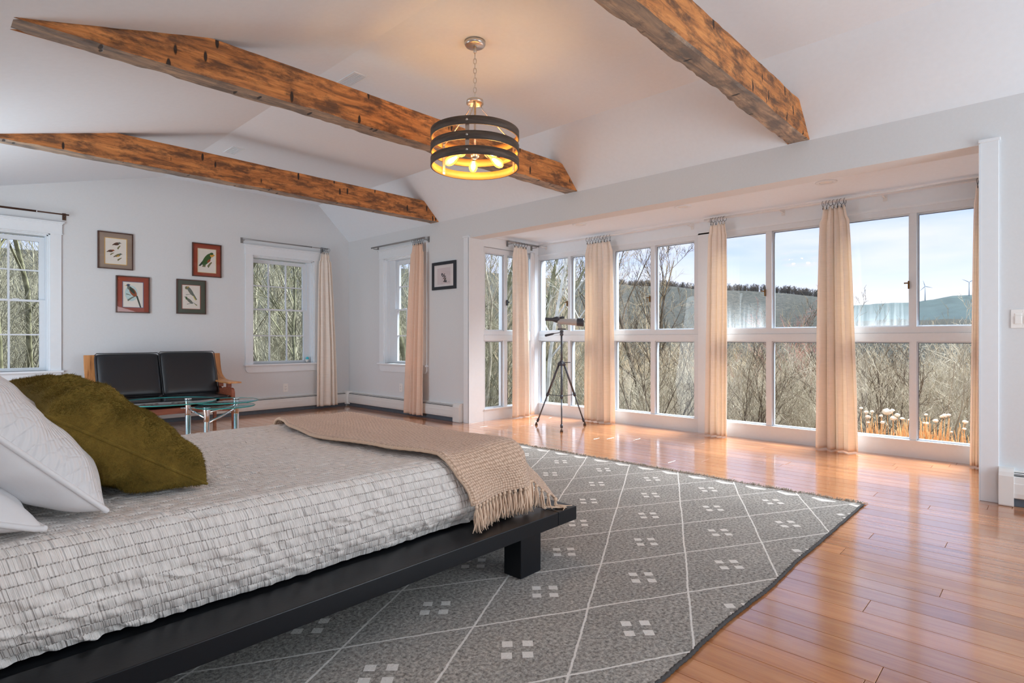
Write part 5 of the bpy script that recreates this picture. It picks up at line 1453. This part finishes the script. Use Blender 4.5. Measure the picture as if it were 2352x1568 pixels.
for az in (-6, 114, -126):
    a = math.radians(az); d = toc * math.cos(a) + rt * math.sin(a); s = Vector((-d.y, d.x, 0))
    c = PC + d * (R0 - .011); mb = MB()
    vs = [c + s * sx * .013 + d * dd + Vector((0, 0, zz)) for zz in (2.236, 2.474) for sx, dd in ((-1, -.0015), (1, -.0015), (1, .0015), (-1, .0015))]
    mb.add(vs, [(3, 2, 1, 0), (4, 5, 6, 7), (0, 1, 5, 4), (1, 2, 6, 5), (2, 3, 7, 6), (3, 0, 4, 7)]); st = mb.build('strap', M_strap, pend)
    for zz in (2.449, 2.354, 2.259):
        MB().lathe([(0, .0085), (.005, .0075), (.0075, .004), (.008, 0)], PC + d * (R0 + .0015) + Vector((0, 0, zz)), 14, axis=d).build('rivet', M_nickel, st)
        MB().lathe([(0, .006), (.005, .005), (.006, 0)], PC + d * (R0 - .0125) + Vector((0, 0, zz)), 12, axis=-d).build('rivet', M_nickel, st)
    e = d * .047
    MB().tube([PC + e + Vector((0, 0, 2.675)), PC + e + Vector((0, 0, 2.655)), PC + d * .058 + Vector((0, 0, 2.635)), PC + d * .275 + Vector((0, 0, 2.452)), PC + d * (R0 - .014) + Vector((0, 0, 2.449))], .0052, 8).build('support_rod', M_nickel, pend)
m = bpy.data.materials.new('edison_glow'); m.use_nodes = True; t = m.node_tree; t.nodes.clear()
o_ = N(t, 'ShaderNodeOutputMaterial'); e_ = N(t, 'ShaderNodeEmission', in_Strength=55.0); e_.inputs[0].default_value = (1.0, .62, .22, 1); L(t, e_.outputs[0], o_.inputs[0]); M_fil = m
m = bpy.data.materials.new('amber_bulb_glass'); m.use_nodes = True; t = m.node_tree; t.nodes.clear()
o_ = N(t, 'ShaderNodeOutputMaterial'); tr_ = N(t, 'ShaderNodeBsdfTransparent'); tr_.inputs[0].default_value = (1, .86, .60, 1)
e_ = N(t, 'ShaderNodeEmission', in_Strength=2.2); e_.inputs[0].default_value = (1.0, .50, .10, 1)
gl_ = N(t, 'ShaderNodeBsdfGlossy', in_Roughness=.05); ad_ = N(t, 'ShaderNodeMixShader'); ad_.inputs[0].default_value = .07; L(t, tr_.outputs[0], ad_.inputs[1]); L(t, gl_.outputs[0], ad_.inputs[2])
lw_ = N(t, 'ShaderNodeLayerWeight', in_Blend=.35); m2_ = N(t, 'ShaderNodeMixShader'); L(t, lw_.outputs['Facing'], m2_.inputs[0]); L(t, ad_.outputs[0], m2_.inputs[1]); L(t, e_.outputs[0], m2_.inputs[2])
L(t, m2_.outputs[0], o_.inputs[0]); M_bulb = m
M_socket = plain('bulb_socket', (0.5, 0.4, 0.28), .4, .9, nscale=60)
for k in range(5):
    a = math.radians(-28 + 72 * k); d = toc * math.cos(a) + rt * math.sin(a)
    ar = MB(); ar.tube([PC + d * .018 + Vector((0, 0, 2.318)), PC + d * .05 + Vector((0, 0, 2.345)), PC + d * .085 + Vector((0, 0, 2.338))], .005, 8); arm = ar.build('lamp_arm', M_nickel, pend)
    b0 = PC + d * .082 + Vector((0, 0, 2.342)); dd = (d * .86 + Vector((0, 0, -.50))).normalized()
    MB().lathe([(0, -.004), (.017, -.004), (.018, .034), (.015, .040), (0, .040)], b0, 18, axis=dd).build('socket', M_socket, arm)
    MB().lathe([(.013, .040), (.014, .05), (.024, .075), (.031, .098), (.031, .115), (.024, .135), (.010, .148), (0, .151)], b0, 20, axis=dd).build('bulb', M_bulb, arm)
    s1 = dd.orthogonal().normalized(); s2 = dd.cross(s1); mb = MB()
    for q in range(6):
        g = 2 * PI * q / 6; v = s1 * math.cos(g) + s2 * math.sin(g)
        mb.tube([b0 + dd * .058 + v * .006, b0 + dd * .092 + v * .013, b0 + dd * .122 + v * .009], .0022, 5)
    mb.build('filament', M_fil, arm)
    ld = bpy.data.lights.new('bulb_light', 'POINT'); ld.energy = 1.7; ld.color = (1.0, .60, .28); ld.shadow_soft_size = .03
    lo = bpy.data.objects.new('bulb_light', ld); COL.objects.link(lo); lo.location = b0 + dd * .115

# ================================================================== OUTDOORS
def polar(az, r): a = math.radians(az); return (math.cos(a) * r, math.sin(a) * r)
RIDGE = [(-60, 3.0), (-10, 2.6), (2, 1.55), (13.5, 1.5), (15.0, 3.45), (16, 3.6), (18, 3.95), (20, 4.1), (22.1, 4.25), (25.6, 4.4), (28.4, 4.8), (32, 4.9), (38, 5.6), (46, 6.2), (60, 6.6), (80, 6.4), (110, 5.5), (150, 4)]
def interp(t, tab):
    if t <= tab[0][0]: return tab[0][1]
    for (a, va), (b, vb) in zip(tab[:-1], tab[1:]):
        if t <= b: return va + (vb - va) * (t - a) / (b - a)
    return tab[-1][1]
def gh(x, y):
    """ground height outdoors"""
    r = math.hypot(x, y); az = math.degrees(math.atan2(y, x))
    k = min(1, max(0, (62 - az) / 25.0)) if az > -90 else 0
    e = max(0.0, r - 7.6)
    slope = .055 + .125 * k
    z = -.62 - slope * 42 * (1 - math.exp(-e / 42.0)) + .12 * noise.noise((x * .15, y * .15, 0))
    return z
def build_ground():
    azs = np.linspace(-60, 150, 300); rs = np.concatenate([np.linspace(5.2, 30, 40), np.geomspace(31, 560, 46), [600, 700]])
    P = np.zeros((len(azs), len(rs), 3))
    for i, az in enumerate(azs):
        el = interp(az, RIDGE) ; el += .16 * noise.noise((az * .35, 0, 0)) + .05 * noise.noise((az * 1.4, 3, 0))
        for j, r in enumerate(rs):
            x, y = polar(az, r); z = gh(x, y)
            if r > 60:
                t = min(1, (r - 60) / 470.0); crest = CAMH + 530 * math.tan(math.radians(el))
                s_ = t * t * (3 - 2 * t)
                z = z * (1 - s_) + crest * s_ + 2.2 * noise.noise((x * .02, y * .02, 3)) * math.sin(min(1, t) * PI)
            if r > 580: z -= (r - 580) * .25
            P[i, j] = (x, y, z)
    m, t, p = new_mat('winter_hillside')
    c = N(t, 'ShaderNodeTexCoord')
    n1 = N(t, 'ShaderNodeTexNoise', in_Scale=1.6, in_Detail=10.0, in_Roughness=0.8); L(t, c.outputs['Object'], n1.inputs[0])
    n2 = N(t, 'ShaderNodeTexNoise', in_Scale=.08, in_Detail=8.0, in_Roughness=0.75); L(t, c.outputs['Object'], n2.inputs[0])
    g = ramp(t, n1.outputs[0], [(0.34, rgb(58, 54, 46)), (0.5, rgb(98, 92, 78)), (0.66, rgb(138, 128, 110))])
    g2 = ramp(t, n2.outputs[0], [(0.34, (.5, .55, .52)), (0.62, (1.0, .95, .93))])
    ml = N(t, 'ShaderNodeMix', data_type='RGBA', blend_type='MULTIPLY'); ml.inputs[0].default_value = 1
    L(t, g.outputs[0], ml.inputs[6]); L(t, g2.outputs[0], ml.inputs[7]); L(t, ml.outputs[2], p.inputs['Base Color']); p.inputs['Roughness'].default_value = .95
    p.inputs['Specular IOR Level'].default_value = 0.05
    bump(t, p, n1.outputs[0], .9, .5)
    k = 46
    o = grid_mesh('ground', P[:, :k], m); o['kind'] = 'structure'
    m, t, p = new_mat('winter_woods_far'); c = N(t, 'ShaderNodeTexCoord')
    mp = N(t, 'ShaderNodeMapping'); mp.inputs['Scale'].default_value = (.5, .5, .22); L(t, c.outputs['Object'], mp.inputs[0])
    n1 = N(t, 'ShaderNodeTexNoise', in_Scale=1.0, in_Detail=8.0, in_Roughness=0.75); L(t, mp.outputs[0], n1.inputs[0])
    g = ramp(t, n1.outputs[0], [(0.36, rgb(38, 40, 38)), (0.5, rgb(64, 64, 58)), (0.64, rgb(98, 92, 80))]); L(t, g.outputs[0], p.inputs['Base Color'])
    p.inputs['Roughness'].default_value = .95; p.inputs['Specular IOR Level'].default_value = 0.03; bump(t, p, n1.outputs[0], .9, 1.5)
    o = grid_mesh('wooded_hill', P[:, k - 1:], m); o['kind'] = 'structure'
    # the far ridge with the wind turbines
    azs = np.linspace(-30, 20, 160); P = np.zeros((len(azs), 14, 3))
    tab = [(-30, 2.2), (0, 2.8), (3, 3.35), (4.6, 3.46), (5.8, 3.45), (7.2, 3.2), (8.4, 3.02), (10, 3.05), (11.7, 2.95), (14, 2.9), (20, 2.6)]
    for i, az in enumerate(azs):
        el = interp(az, tab) + .05 * noise.noise((az * 1.5, 0, 0)) + .02 * noise.noise((az * 9, 0, 0)); zc = CAMH + 1500 * math.tan(math.radians(el))
        for j in range(14):
            t_ = j / 11.0; r = 900 + 600 * min(t_, 1.2); x, y = polar(az, r)
            s_ = min(t_, 1) ** .8; z = -8 * (1 - s_) + zc * s_ + (4 * noise.noise((x * .01, y * .01, 0)) if 0 < t_ < 1 else 0)
            if t_ > 1: z -= (t_ - 1) * 120
            P[i, j] = (x, y, z)
    o = grid_mesh('far_hill', P, plain('evergreen_hill', rgb(50, 62, 60), .95, nscale=.05, nbump=.3, var=.25, spec=.05)); o['kind'] = 'structure'
build_ground()

def gen_plant(seed, h, r0, stems=1, spread=.25, levels=4, kids=(5, 5, 4), lens=(.5, .5, .5), up=.35, wob=.10, first=.30, nseg=(8, 5, 4, 3), rmin=.002, droop=0.0):
    """bare woody plant as one mesh: (vertices, quads) of tapering three-sided twigs"""
    rg = random.Random(seed); V = []; F = []
    def stick(p, d, ln, r, lev):
        n = nseg[min(lev, len(nseg) - 1)]; pts = [p.copy()]; q = p.copy(); dd = d.copy(); st = ln / n; dirs = [dd.copy()]
        for i in range(n):
            dd = (dd + Vector((rg.gauss(0, wob), rg.gauss(0, wob), rg.gauss(0, wob) + up * .12 * (1 if lev else .3) - droop * .1))).normalized()
            q = q + dd * st; pts.append(q.copy()); dirs.append(dd.copy())
        o = len(V); prev = dirs[0].orthogonal().normalized()
        for i, (a, b) in enumerate(zip(pts, dirs)):
            prev = (prev - b * prev.dot(b)).normalized(); w = b.cross(prev); rr = max(rmin * .5, r * (1 - .82 * i / n))
            for k in range(3):
                g = 2 * PI * k / 3; V.append(tuple(a + (prev * math.cos(g) + w * math.sin(g)) * rr))
        for i in range(n):
            for k in range(3):
                l = (k + 1) % 3; F.append((o + i * 3 + k, o + i * 3 + l, o + i * 3 + 3 + l, o + i * 3 + 3 + k))
        if lev >= levels - 1: return
        m = kids[min(lev, len(kids) - 1)]
        for c in range(m):
            t = (first if lev == 0 else .15) + (1 - (first if lev == 0 else .15)) * (c + rg.random()) / m; t = min(t, .98)
            i = min(int(t * n), n - 1); f = t * n - i; pos = pts[i].lerp(pts[i + 1], f); bd = dirs[i + 1]
            s_ = bd.orthogonal().normalized(); g = rg.random() * 2 * PI; s_ = (Matrix.Rotation(g, 3, bd) @ s_)
            an = rg.uniform(.45, .95); nd = (bd * math.cos(an) + s_ * math.sin(an)); nd.z += up * .4; nd.normalize()
            stick(pos, nd, ln * lens[min(lev, len(lens) - 1)] * (1.15 - .55 * t) * rg.uniform(.75, 1.2), max(rmin, r * (1 - .8 * t) * .55), lev + 1)
    for s_ in range(stems):
        a = 2 * PI * (s_ + rg.random()) / stems; d = Vector((math.cos(a) * spread, math.sin(a) * spread, 1)).normalized() if stems > 1 else Vector((rg.gauss(0, .04), rg.gauss(0, .04), 1)).normalized()
        stick(Vector((math.cos(a) * .04 * (stems > 1), math.sin(a) * .04 * (stems > 1), 0)), d, h * rg.uniform(.8, 1.05), r0 * rg.uniform(.7, 1.1), 0)
    return np.array(V, np.float32), np.array(F, np.int32)
def bark(name, c1, c2, sc_=8.0):
    m, t, p = new_mat(name); c = N(t, 'ShaderNodeTexCoord'); n1 = N(t, 'ShaderNodeTexNoise', in_Scale=sc_, in_Detail=5.0); L(t, c.outputs['Object'], n1.inputs[0])
    g = ramp(t, n1.outputs[0], [(.35, c1), (.65, c2)]); L(t, g.outputs[0], p.inputs['Base Color']); p.inputs['Roughness'].default_value = .9; p.inputs['Specular IOR Level'].default_value = .1
    return m
B_olive = bark('mossy_bark', rgb(104, 102, 76), rgb(158, 154, 122)); B_grey = bark('grey_twigs', rgb(146, 134, 114), rgb(212, 200, 176), 3.0)
B_dark = bark('dark_bark', rgb(78, 66, 54), rgb(120, 104, 84)); B_birch = bark('birch_bark', rgb(176, 172, 160), rgb(222, 218, 208), 5.0); B_red = bark('budding_red_twigs', rgb(150, 92, 84), rgb(196, 140, 126), 2.0)
B_tan = bark('tan_twigs', rgb(154, 134, 106), rgb(216, 196, 162), 3.0); B_olive2 = bark('olive_twigs', rgb(108, 104, 84), rgb(172, 166, 142), 2.0)

bushes = [gen_plant(100 + i, 2.6, .016, stems=7, spread=.42, levels=3, kids=(7, 5), lens=(.42, .45), up=.5, wob=.12, first=.15, nseg=(6, 4, 3), rmin=.0045) for i in range(5)]
woods = [gen_plant(200 + i, 8.5, .060, stems=1, levels=4, kids=(13, 6, 4), lens=(.34, .45, .5), up=.5, wob=.07, first=.12, nseg=(9, 5, 3, 2), rmin=.006) for i in range(5)]
def scatter(name, label, protos, spots, mat, cat='brush'):
    """everything nobody could count goes into one mesh of real twigs"""
    Vs = []; Fs = []; o = 0
    for k, (x, y, s, sz, rz) in enumerate(spots):
        V, F = protos[k % len(protos)]
        c, si = math.cos(rz), math.sin(rz); R_ = np.array([[c, si, 0], [-si, c, 0], [0, 0, 1]], np.float32)
        Q = (V * np.array([s, s, sz], np.float32)) @ R_ + np.array([x, y, gh(x, y) - .05], np.float32)
        Vs.append(Q); Fs.append(F + o); o += len(V)
    me = mesh_np(name, np.concatenate(Vs), np.concatenate(Fs), mat); ob = bpy.data.objects.new(name, me); COL.objects.link(ob)
    return tag(ob, label, cat, None, 'stuff')
rg = random.Random(77)
def spots(n, az0, az1, r0, r1, s0, s1, zf=1.0):
    out = []
    for i in range(n):
        az = rg.uniform(az0, az1); r = r0 + (r1 - r0) * rg.random() ** .8; x, y = polar(az, r); s = rg.uniform(s0, s1)
        out.append((x, y, s, s * zf * rg.uniform(.85, 1.1), rg.uniform(0, 6.28)))
    return out
scatter('brush_thicket', 'dense thicket of bare grey brush below the bay windows', bushes, spots(330, 1, 33, 9.8, 26, .60, .98), B_grey)
scatter('brush_thicket', 'tan bare brush farther down the slope behind the grey thicket', bushes, spots(190, 1, 36, 20, 46, 1.1, 1.7), B_tan)
scatter('brush_thicket', 'olive twiggy brush outside the two left windows and the bay corner', bushes, spots(110, 36, 88, 12, 26, 1.0, 1.6), B_olive2)
scatter('woodland', 'bare olive-grey woodland standing behind the left windows', woods, spots(120, 38, 90, 14, 46, .75, 1.2), B_olive2, 'woods')
scatter('woodland', 'tan bare trees crowding the far end of the bay', woods, spots(46, 27, 46, 14, 40, .6, .95), B_tan, 'woods')
crest = []
for i in range(760):
    az = rg.uniform(14.6, 34); r = rg.uniform(520, 532); x, y = polar(az, r); crest.append((x, y, az))
V0, F0 = gen_plant(300, 10, .16, stems=1, levels=3, kids=(12, 5), lens=(.38, .45), up=.5, wob=.08, first=.25, nseg=(5, 3, 2), rmin=.10)
Vs = []; Fs = []; o_ = 0
for x, y, az in crest:
    el = interp(az, RIDGE); s = rg.uniform(.45, 1.0); z = CAMH + 526 * math.tan(math.radians(el)) - 1.0
    g = rg.uniform(0, 6.28); c, si = math.cos(g), math.sin(g)
    Vs.append((V0 * s) @ np.array([[c, si, 0], [-si, c, 0], [0, 0, 1]], np.float32) + np.array([x, y, z], np.float32)); Fs.append(F0 + o_); o_ += len(V0)
me = mesh_np('ridge_trees', np.concatenate(Vs), np.concatenate(Fs), B_dark); ob = bpy.data.objects.new('ridge_trees', me); COL.objects.link(ob); tag(ob, 'row of tiny bare trees along the crest of the nearer hill', 'woods', None, 'stuff')

# single trees one can pick out, each with its own crown
def tree(label, az, r, seed, h, r0, mat, name='bare_tree', **kw):
    x, y = polar(az, r); V, F = gen_plant(seed, h, r0, **kw)
    me = mesh_np(name, V, F, mat); ob = bpy.data.objects.new(name, me); COL.objects.link(ob); ob.location = (x, y, gh(x, y) - .05)
    tag(ob, label, 'tree'); return ob
big = dict(stems=1, levels=5, kids=(12, 6, 5, 3), lens=(.45, .45, .5, .5), up=.55, wob=.08, first=.25, nseg=(10, 6, 4, 3, 2), rmin=.005)
tree('dark forked bare tree against the sky in the second bay window', 30.9, 13.5, 11, 6.4, .085, B_dark, **big)
tree('bare tree spreading to the right of the mullion of the second bay window', 28.9, 15, 15, 6.3, .07, B_dark, **big)
tree('pale bare tree behind the telescope in the first bay window', 39.5, 12, 14, 7.5, .075, B_olive, **big)
tree('white birch trunk low in the first bay window beside the sheer', 40.6, 10.5, 19, 7.0, .06, B_birch, **big)
tree('tall bare tree filling the side window of the bay', 44.5, 11.5, 16, 7.2, .08, B_olive, **big)
tree('second pale tree leaning in the side window of the bay', 46.6, 13.5, 27, 8, .07, B_grey, **big)
tree('bare tree with a dark crotch in the corner window beside the peach curtain', 53.4, 12.5, 18, 8, .10, B_olive, **big)
tree('thick mossy trunk in the left panes of the window beside the cream curtain', 68.1, 13, 20, 9.5, .13, B_olive, **big)
tree('slender forked tree in the middle panes of the window beside the cream curtain', 64.9, 11.5, 22, 5.2, .06, B_olive, **big)
tree('slim mossy tree in the right panes of the window beside the cream curtain', 63.0, 14.5, 31, 8.0, .07, B_olive, **big)
tree('pale trunk behind the right panes of the leftmost window', 83.5, 14, 24, 9.5, .08, B_olive, **big)
tree('long bough sloping across the upper panes of the leftmost window', 85.0, 11.5, 37, 8.5, .05, B_olive, **big)
shr = dict(stems=6, spread=.38, levels=4, kids=(7, 5, 4), lens=(.45, .45, .5), up=.5, wob=.10, first=.15, nseg=(7, 5, 3, 2), rmin=.0035)
tree('reddish budding shrub low behind the third bay window', 17.6, 15.5, 41, 3.5, .02, B_red, name='bare_shrub', **shr)
tree('forked dark shrub in the lower left pane of the rightmost bay window', 10.6, 9.6, 43, 2.35, .020, B_dark, name='bare_shrub', **shr)
tree('wide twiggy shrub in the lower right pane of the rightmost bay window', 7.2, 9.8, 47, 2.25, .022, B_grey, name='bare_shrub', **shr)
tree('dense dark shrub low in the third bay window', 20.8, 10.2, 53, 2.3, .020, B_dark, name='bare_shrub', **shr)
tree('tangled shrub low in the second bay window', 29.5, 9.6, 59, 2.3, .022, B_dark, name='bare_shrub', **shr)

# dried hydrangeas just outside the rightmost window
M_stalk = plain('dry_stalks', rgb(206, 148, 88), .8, nscale=20, var=.2); M_puff = plain('dried_flower_head', rgb(240, 226, 202), .85, nscale=60, var=.08, nbump=.4)
def puff(seed, r):
    rg_ = random.Random(seed); bm = bmesh.new(); bmesh.ops.create_icosphere(bm, subdivisions=2, radius=r)
    for v in bm.verts: v.co *= 1 + .42 * noise.noise(v.co * (2.6 / r) + Vector((seed, 0, 0))); v.co.z *= .72
    me = bpy.data.meshes.new('flower_head'); bm.to_mesh(me); bm.free(); me.materials.append(M_puff); return me
puffs = [puff(i, .040) for i in range(4)]
def hydrangea(label, cx, cy, n, nh, seed, wx, wy, heads):
    rg_ = random.Random(seed); g = gh(cx, cy); root = thing('hydrangea', label, 'dried flowers', (cx, cy, g)); mb = MB()
    for k in range(n):
        x = cx + rg_.uniform(-wx, wx); y = cy + rg_.uniform(-wy, wy); h = rg_.uniform(.50, .86); a = rg_.uniform(-.12, .12); b = rg_.uniform(-.14, .14)
        mb.tube([(x, y, g - .05), (x + a * .5, y + b * .5, g + h * .5), (x + a, y + b, g + h)], [.0065, .0055, .004], 4)
        if rg_.random() < .6: mb.tube([(x + a * .5, y + b * .5, g + h * .5), (x + a * .5 + rg_.uniform(-.1, .1), y + b + rg_.uniform(-.1, .1), g + h * .8)], [.003, .002], 3)
    st = mb.build('stalks', M_stalk, root); st['kind'] = 'stuff'
    for (az, el, r, s) in heads:
        x, y = polar(az, r); z = CAMH + r * math.tan(math.radians(el))
        p = bpy.data.objects.new('flower_head', puffs[int(az * 7) % 4]); COL.objects.link(p); p.location = (x, y, z); p.scale = (s * .62, s * .62, s * .62); p.rotation_euler = (0, 0, az); adopt(root, p)
        MB().tube([(x - .03, y + rg_.uniform(-.05, .05), gh(x, y)), (x, y, z - .01)], [.005, .003], 4).build('flower_stem', M_stalk, root)
RH = 7.9
def hd(px, py, s=1.0, r=RH):
    rx = (px - 1176) / 1312.0; az = 90 - math.degrees(YAW) - math.degrees(math.atan(rx)); el = math.degrees(math.atan((779 - py) / 1312.0 / math.hypot(1, rx))); return (az, el, r, s)
hydrangea('dried hydrangeas with large pale heads outside the left lower pane of the rightmost window', 7.75, 1.45, 190, 0, 3, .35, .55,
          [hd(1993, 957, 1.1), hd(2038, 945, 2.0), hd(2052, 960, 1.4), hd(2061, 953, 1.1), hd(1978, 937, .8), hd(1989, 946, .9), hd(2003, 945, .8), hd(2027, 970, 1.0), hd(2072, 961, .9), hd(2024, 955, .8), hd(1994, 970, .7), hd(2090, 964, .8), hd(2050, 942, .9)])
hydrangea('dried hydrangeas with small pale heads outside the right lower pane of the rightmost window', 7.75, .80, 170, 0, 9, .35, .42,
          [hd(2149, 966, 1.1), hd(2127, 952, .7), hd(2128, 972, .9), hd(2122, 971, .6), hd(2164, 956, .9), hd(2170, 954, 1.1), hd(2179, 953, .8), hd(2217, 969, 1.0), hd(2185, 992, .6), hd(2215, 985, .7)])
grass = MB(); rg2 = random.Random(12)
for k in range(2600):
    x = rg2.uniform(7.2, 8.6); y = rg2.uniform(.2, 2.6); g = gh(x, y); h = rg2.uniform(.35, .66)
    grass.tube([(x, y, g - .02), (x + rg2.uniform(-.08, .08), y + rg2.uniform(-.08, .08), g + h)], [.004, .001], 3, caps=False)
o = grass.build('dry_grass', M_stalk, recalc=False); tag(o, 'dry tan grass and stems around the dried hydrangeas', 'grass', None, 'stuff')

# wind turbines on the far ridge
M_turb = plain('turbine_white', rgb(190, 200, 205), .5, nscale=.1)
def turbine(label, az, el0, el1, rot, scale=1.0):
    r = 1480; x, y = polar(az, r); z0 = CAMH + r * math.tan(math.radians(el0)) - 2; z1 = CAMH + r * math.tan(math.radians(el1)); root = thing('wind_turbine', label, 'wind turbine', (x, y, z0))
    MB().lathe([(0, 0), (1.0, 0), (.65, z1 - z0), (0, z1 - z0)], (x, y, z0), 12).build('tower', M_turb, root)
    d = Vector((-x, -y, 0)).normalized(); s = Vector((-d.y, d.x, 0)); mb = MB(); c = Vector((x, y, z1))
    mb.tube([c - d * 2.6, c + d * 2.2], [1.0, .9], 8); mb.build('nacelle', M_turb, root)
    hub = c + d * 2.8; MB().lathe([(0, 1.2), (.7, .5), (.8, -.4), (0, -.5)], hub, 10, axis=d).build('hub', M_turb, root)
    for k in range(3):
        a = math.radians(rot + 120 * k); v = s * math.cos(a) + Vector((0, 0, 1)) * math.sin(a)
        w = d.cross(v); ln = 13 * scale; vs = []
        for t_, wd in ((0, .35), (.2, .75), (1, .15)):
            for q in (-1, 1):
                for e in (-.12, .12): vs.append(hub + v * ln * t_ + w * wd * q + d * e)
        mb = MB(); mb.add(vs, [(0, 1, 3, 2), (0, 4, 5, 1), (2, 3, 7, 6), (0, 2, 6, 4), (1, 5, 7, 3), (4, 8, 9, 5), (6, 7, 11, 10), (4, 6, 10, 8), (5, 9, 11, 7), (8, 10, 11, 9)]); mb.build('blade', M_turb, root)
turbine('tiny wind turbine on the far ridge, left of the two', 7.62, 3.10, 4.28, 105)
turbine('tiny wind turbine on the far ridge, right of the two beside the curtain', 4.82, 3.35, 4.46, 150)
HAZE = True
if HAZE:
    hz = MB().box((48, -420, -30), (1700, 700, 40)).build('haze', M_glass); hz.data.materials.clear()
    m = bpy.data.materials.new('valley_haze'); m.use_nodes = True; t = m.node_tree; t.nodes.clear(); o_ = N(t, 'ShaderNodeOutputMaterial')
    v_ = N(t, 'ShaderNodeVolumeScatter', in_Density=.0006, in_Anisotropy=0.0); v_.inputs[0].default_value = (.024, .042, .056, 1); L(t, v_.outputs[0], o_.inputs[1])
    hz.data.materials.append(m); tag(hz, 'blue haze lying over the valley and hills', 'haze', None, 'stuff')

# repeats share a group
GROUPS = {'ceiling_beam': 'rough hewn beams under the ceiling', 'framed_print': 'framed prints on the walls', 'curtain': 'curtains at the windows', 'curtain_rod': 'curtain rods over the windows',
          'baseboard_heater': 'baseboard heaters along the walls', 'wall_outlet': 'wall outlets above the heaters', 'ceiling_vent': 'flat ceiling vents', 'recessed_light': 'recessed lights in the bay ceiling',
          'bare_tree': 'single bare trees outside the windows', 'bare_shrub': 'single bare shrubs outside the bay', 'hydrangea': 'dried hydrangeas outside the bay', 'wind_turbine': 'wind turbines on the far ridge',
          'brush_thicket': 'thickets of bare brush outside', 'woodland': 'bare woodland outside'}
for o in list(sc.objects):
    if o.parent is None and o.name.split('.')[0] in GROUPS: o['group'] = GROUPS[o.name.split('.')[0]]
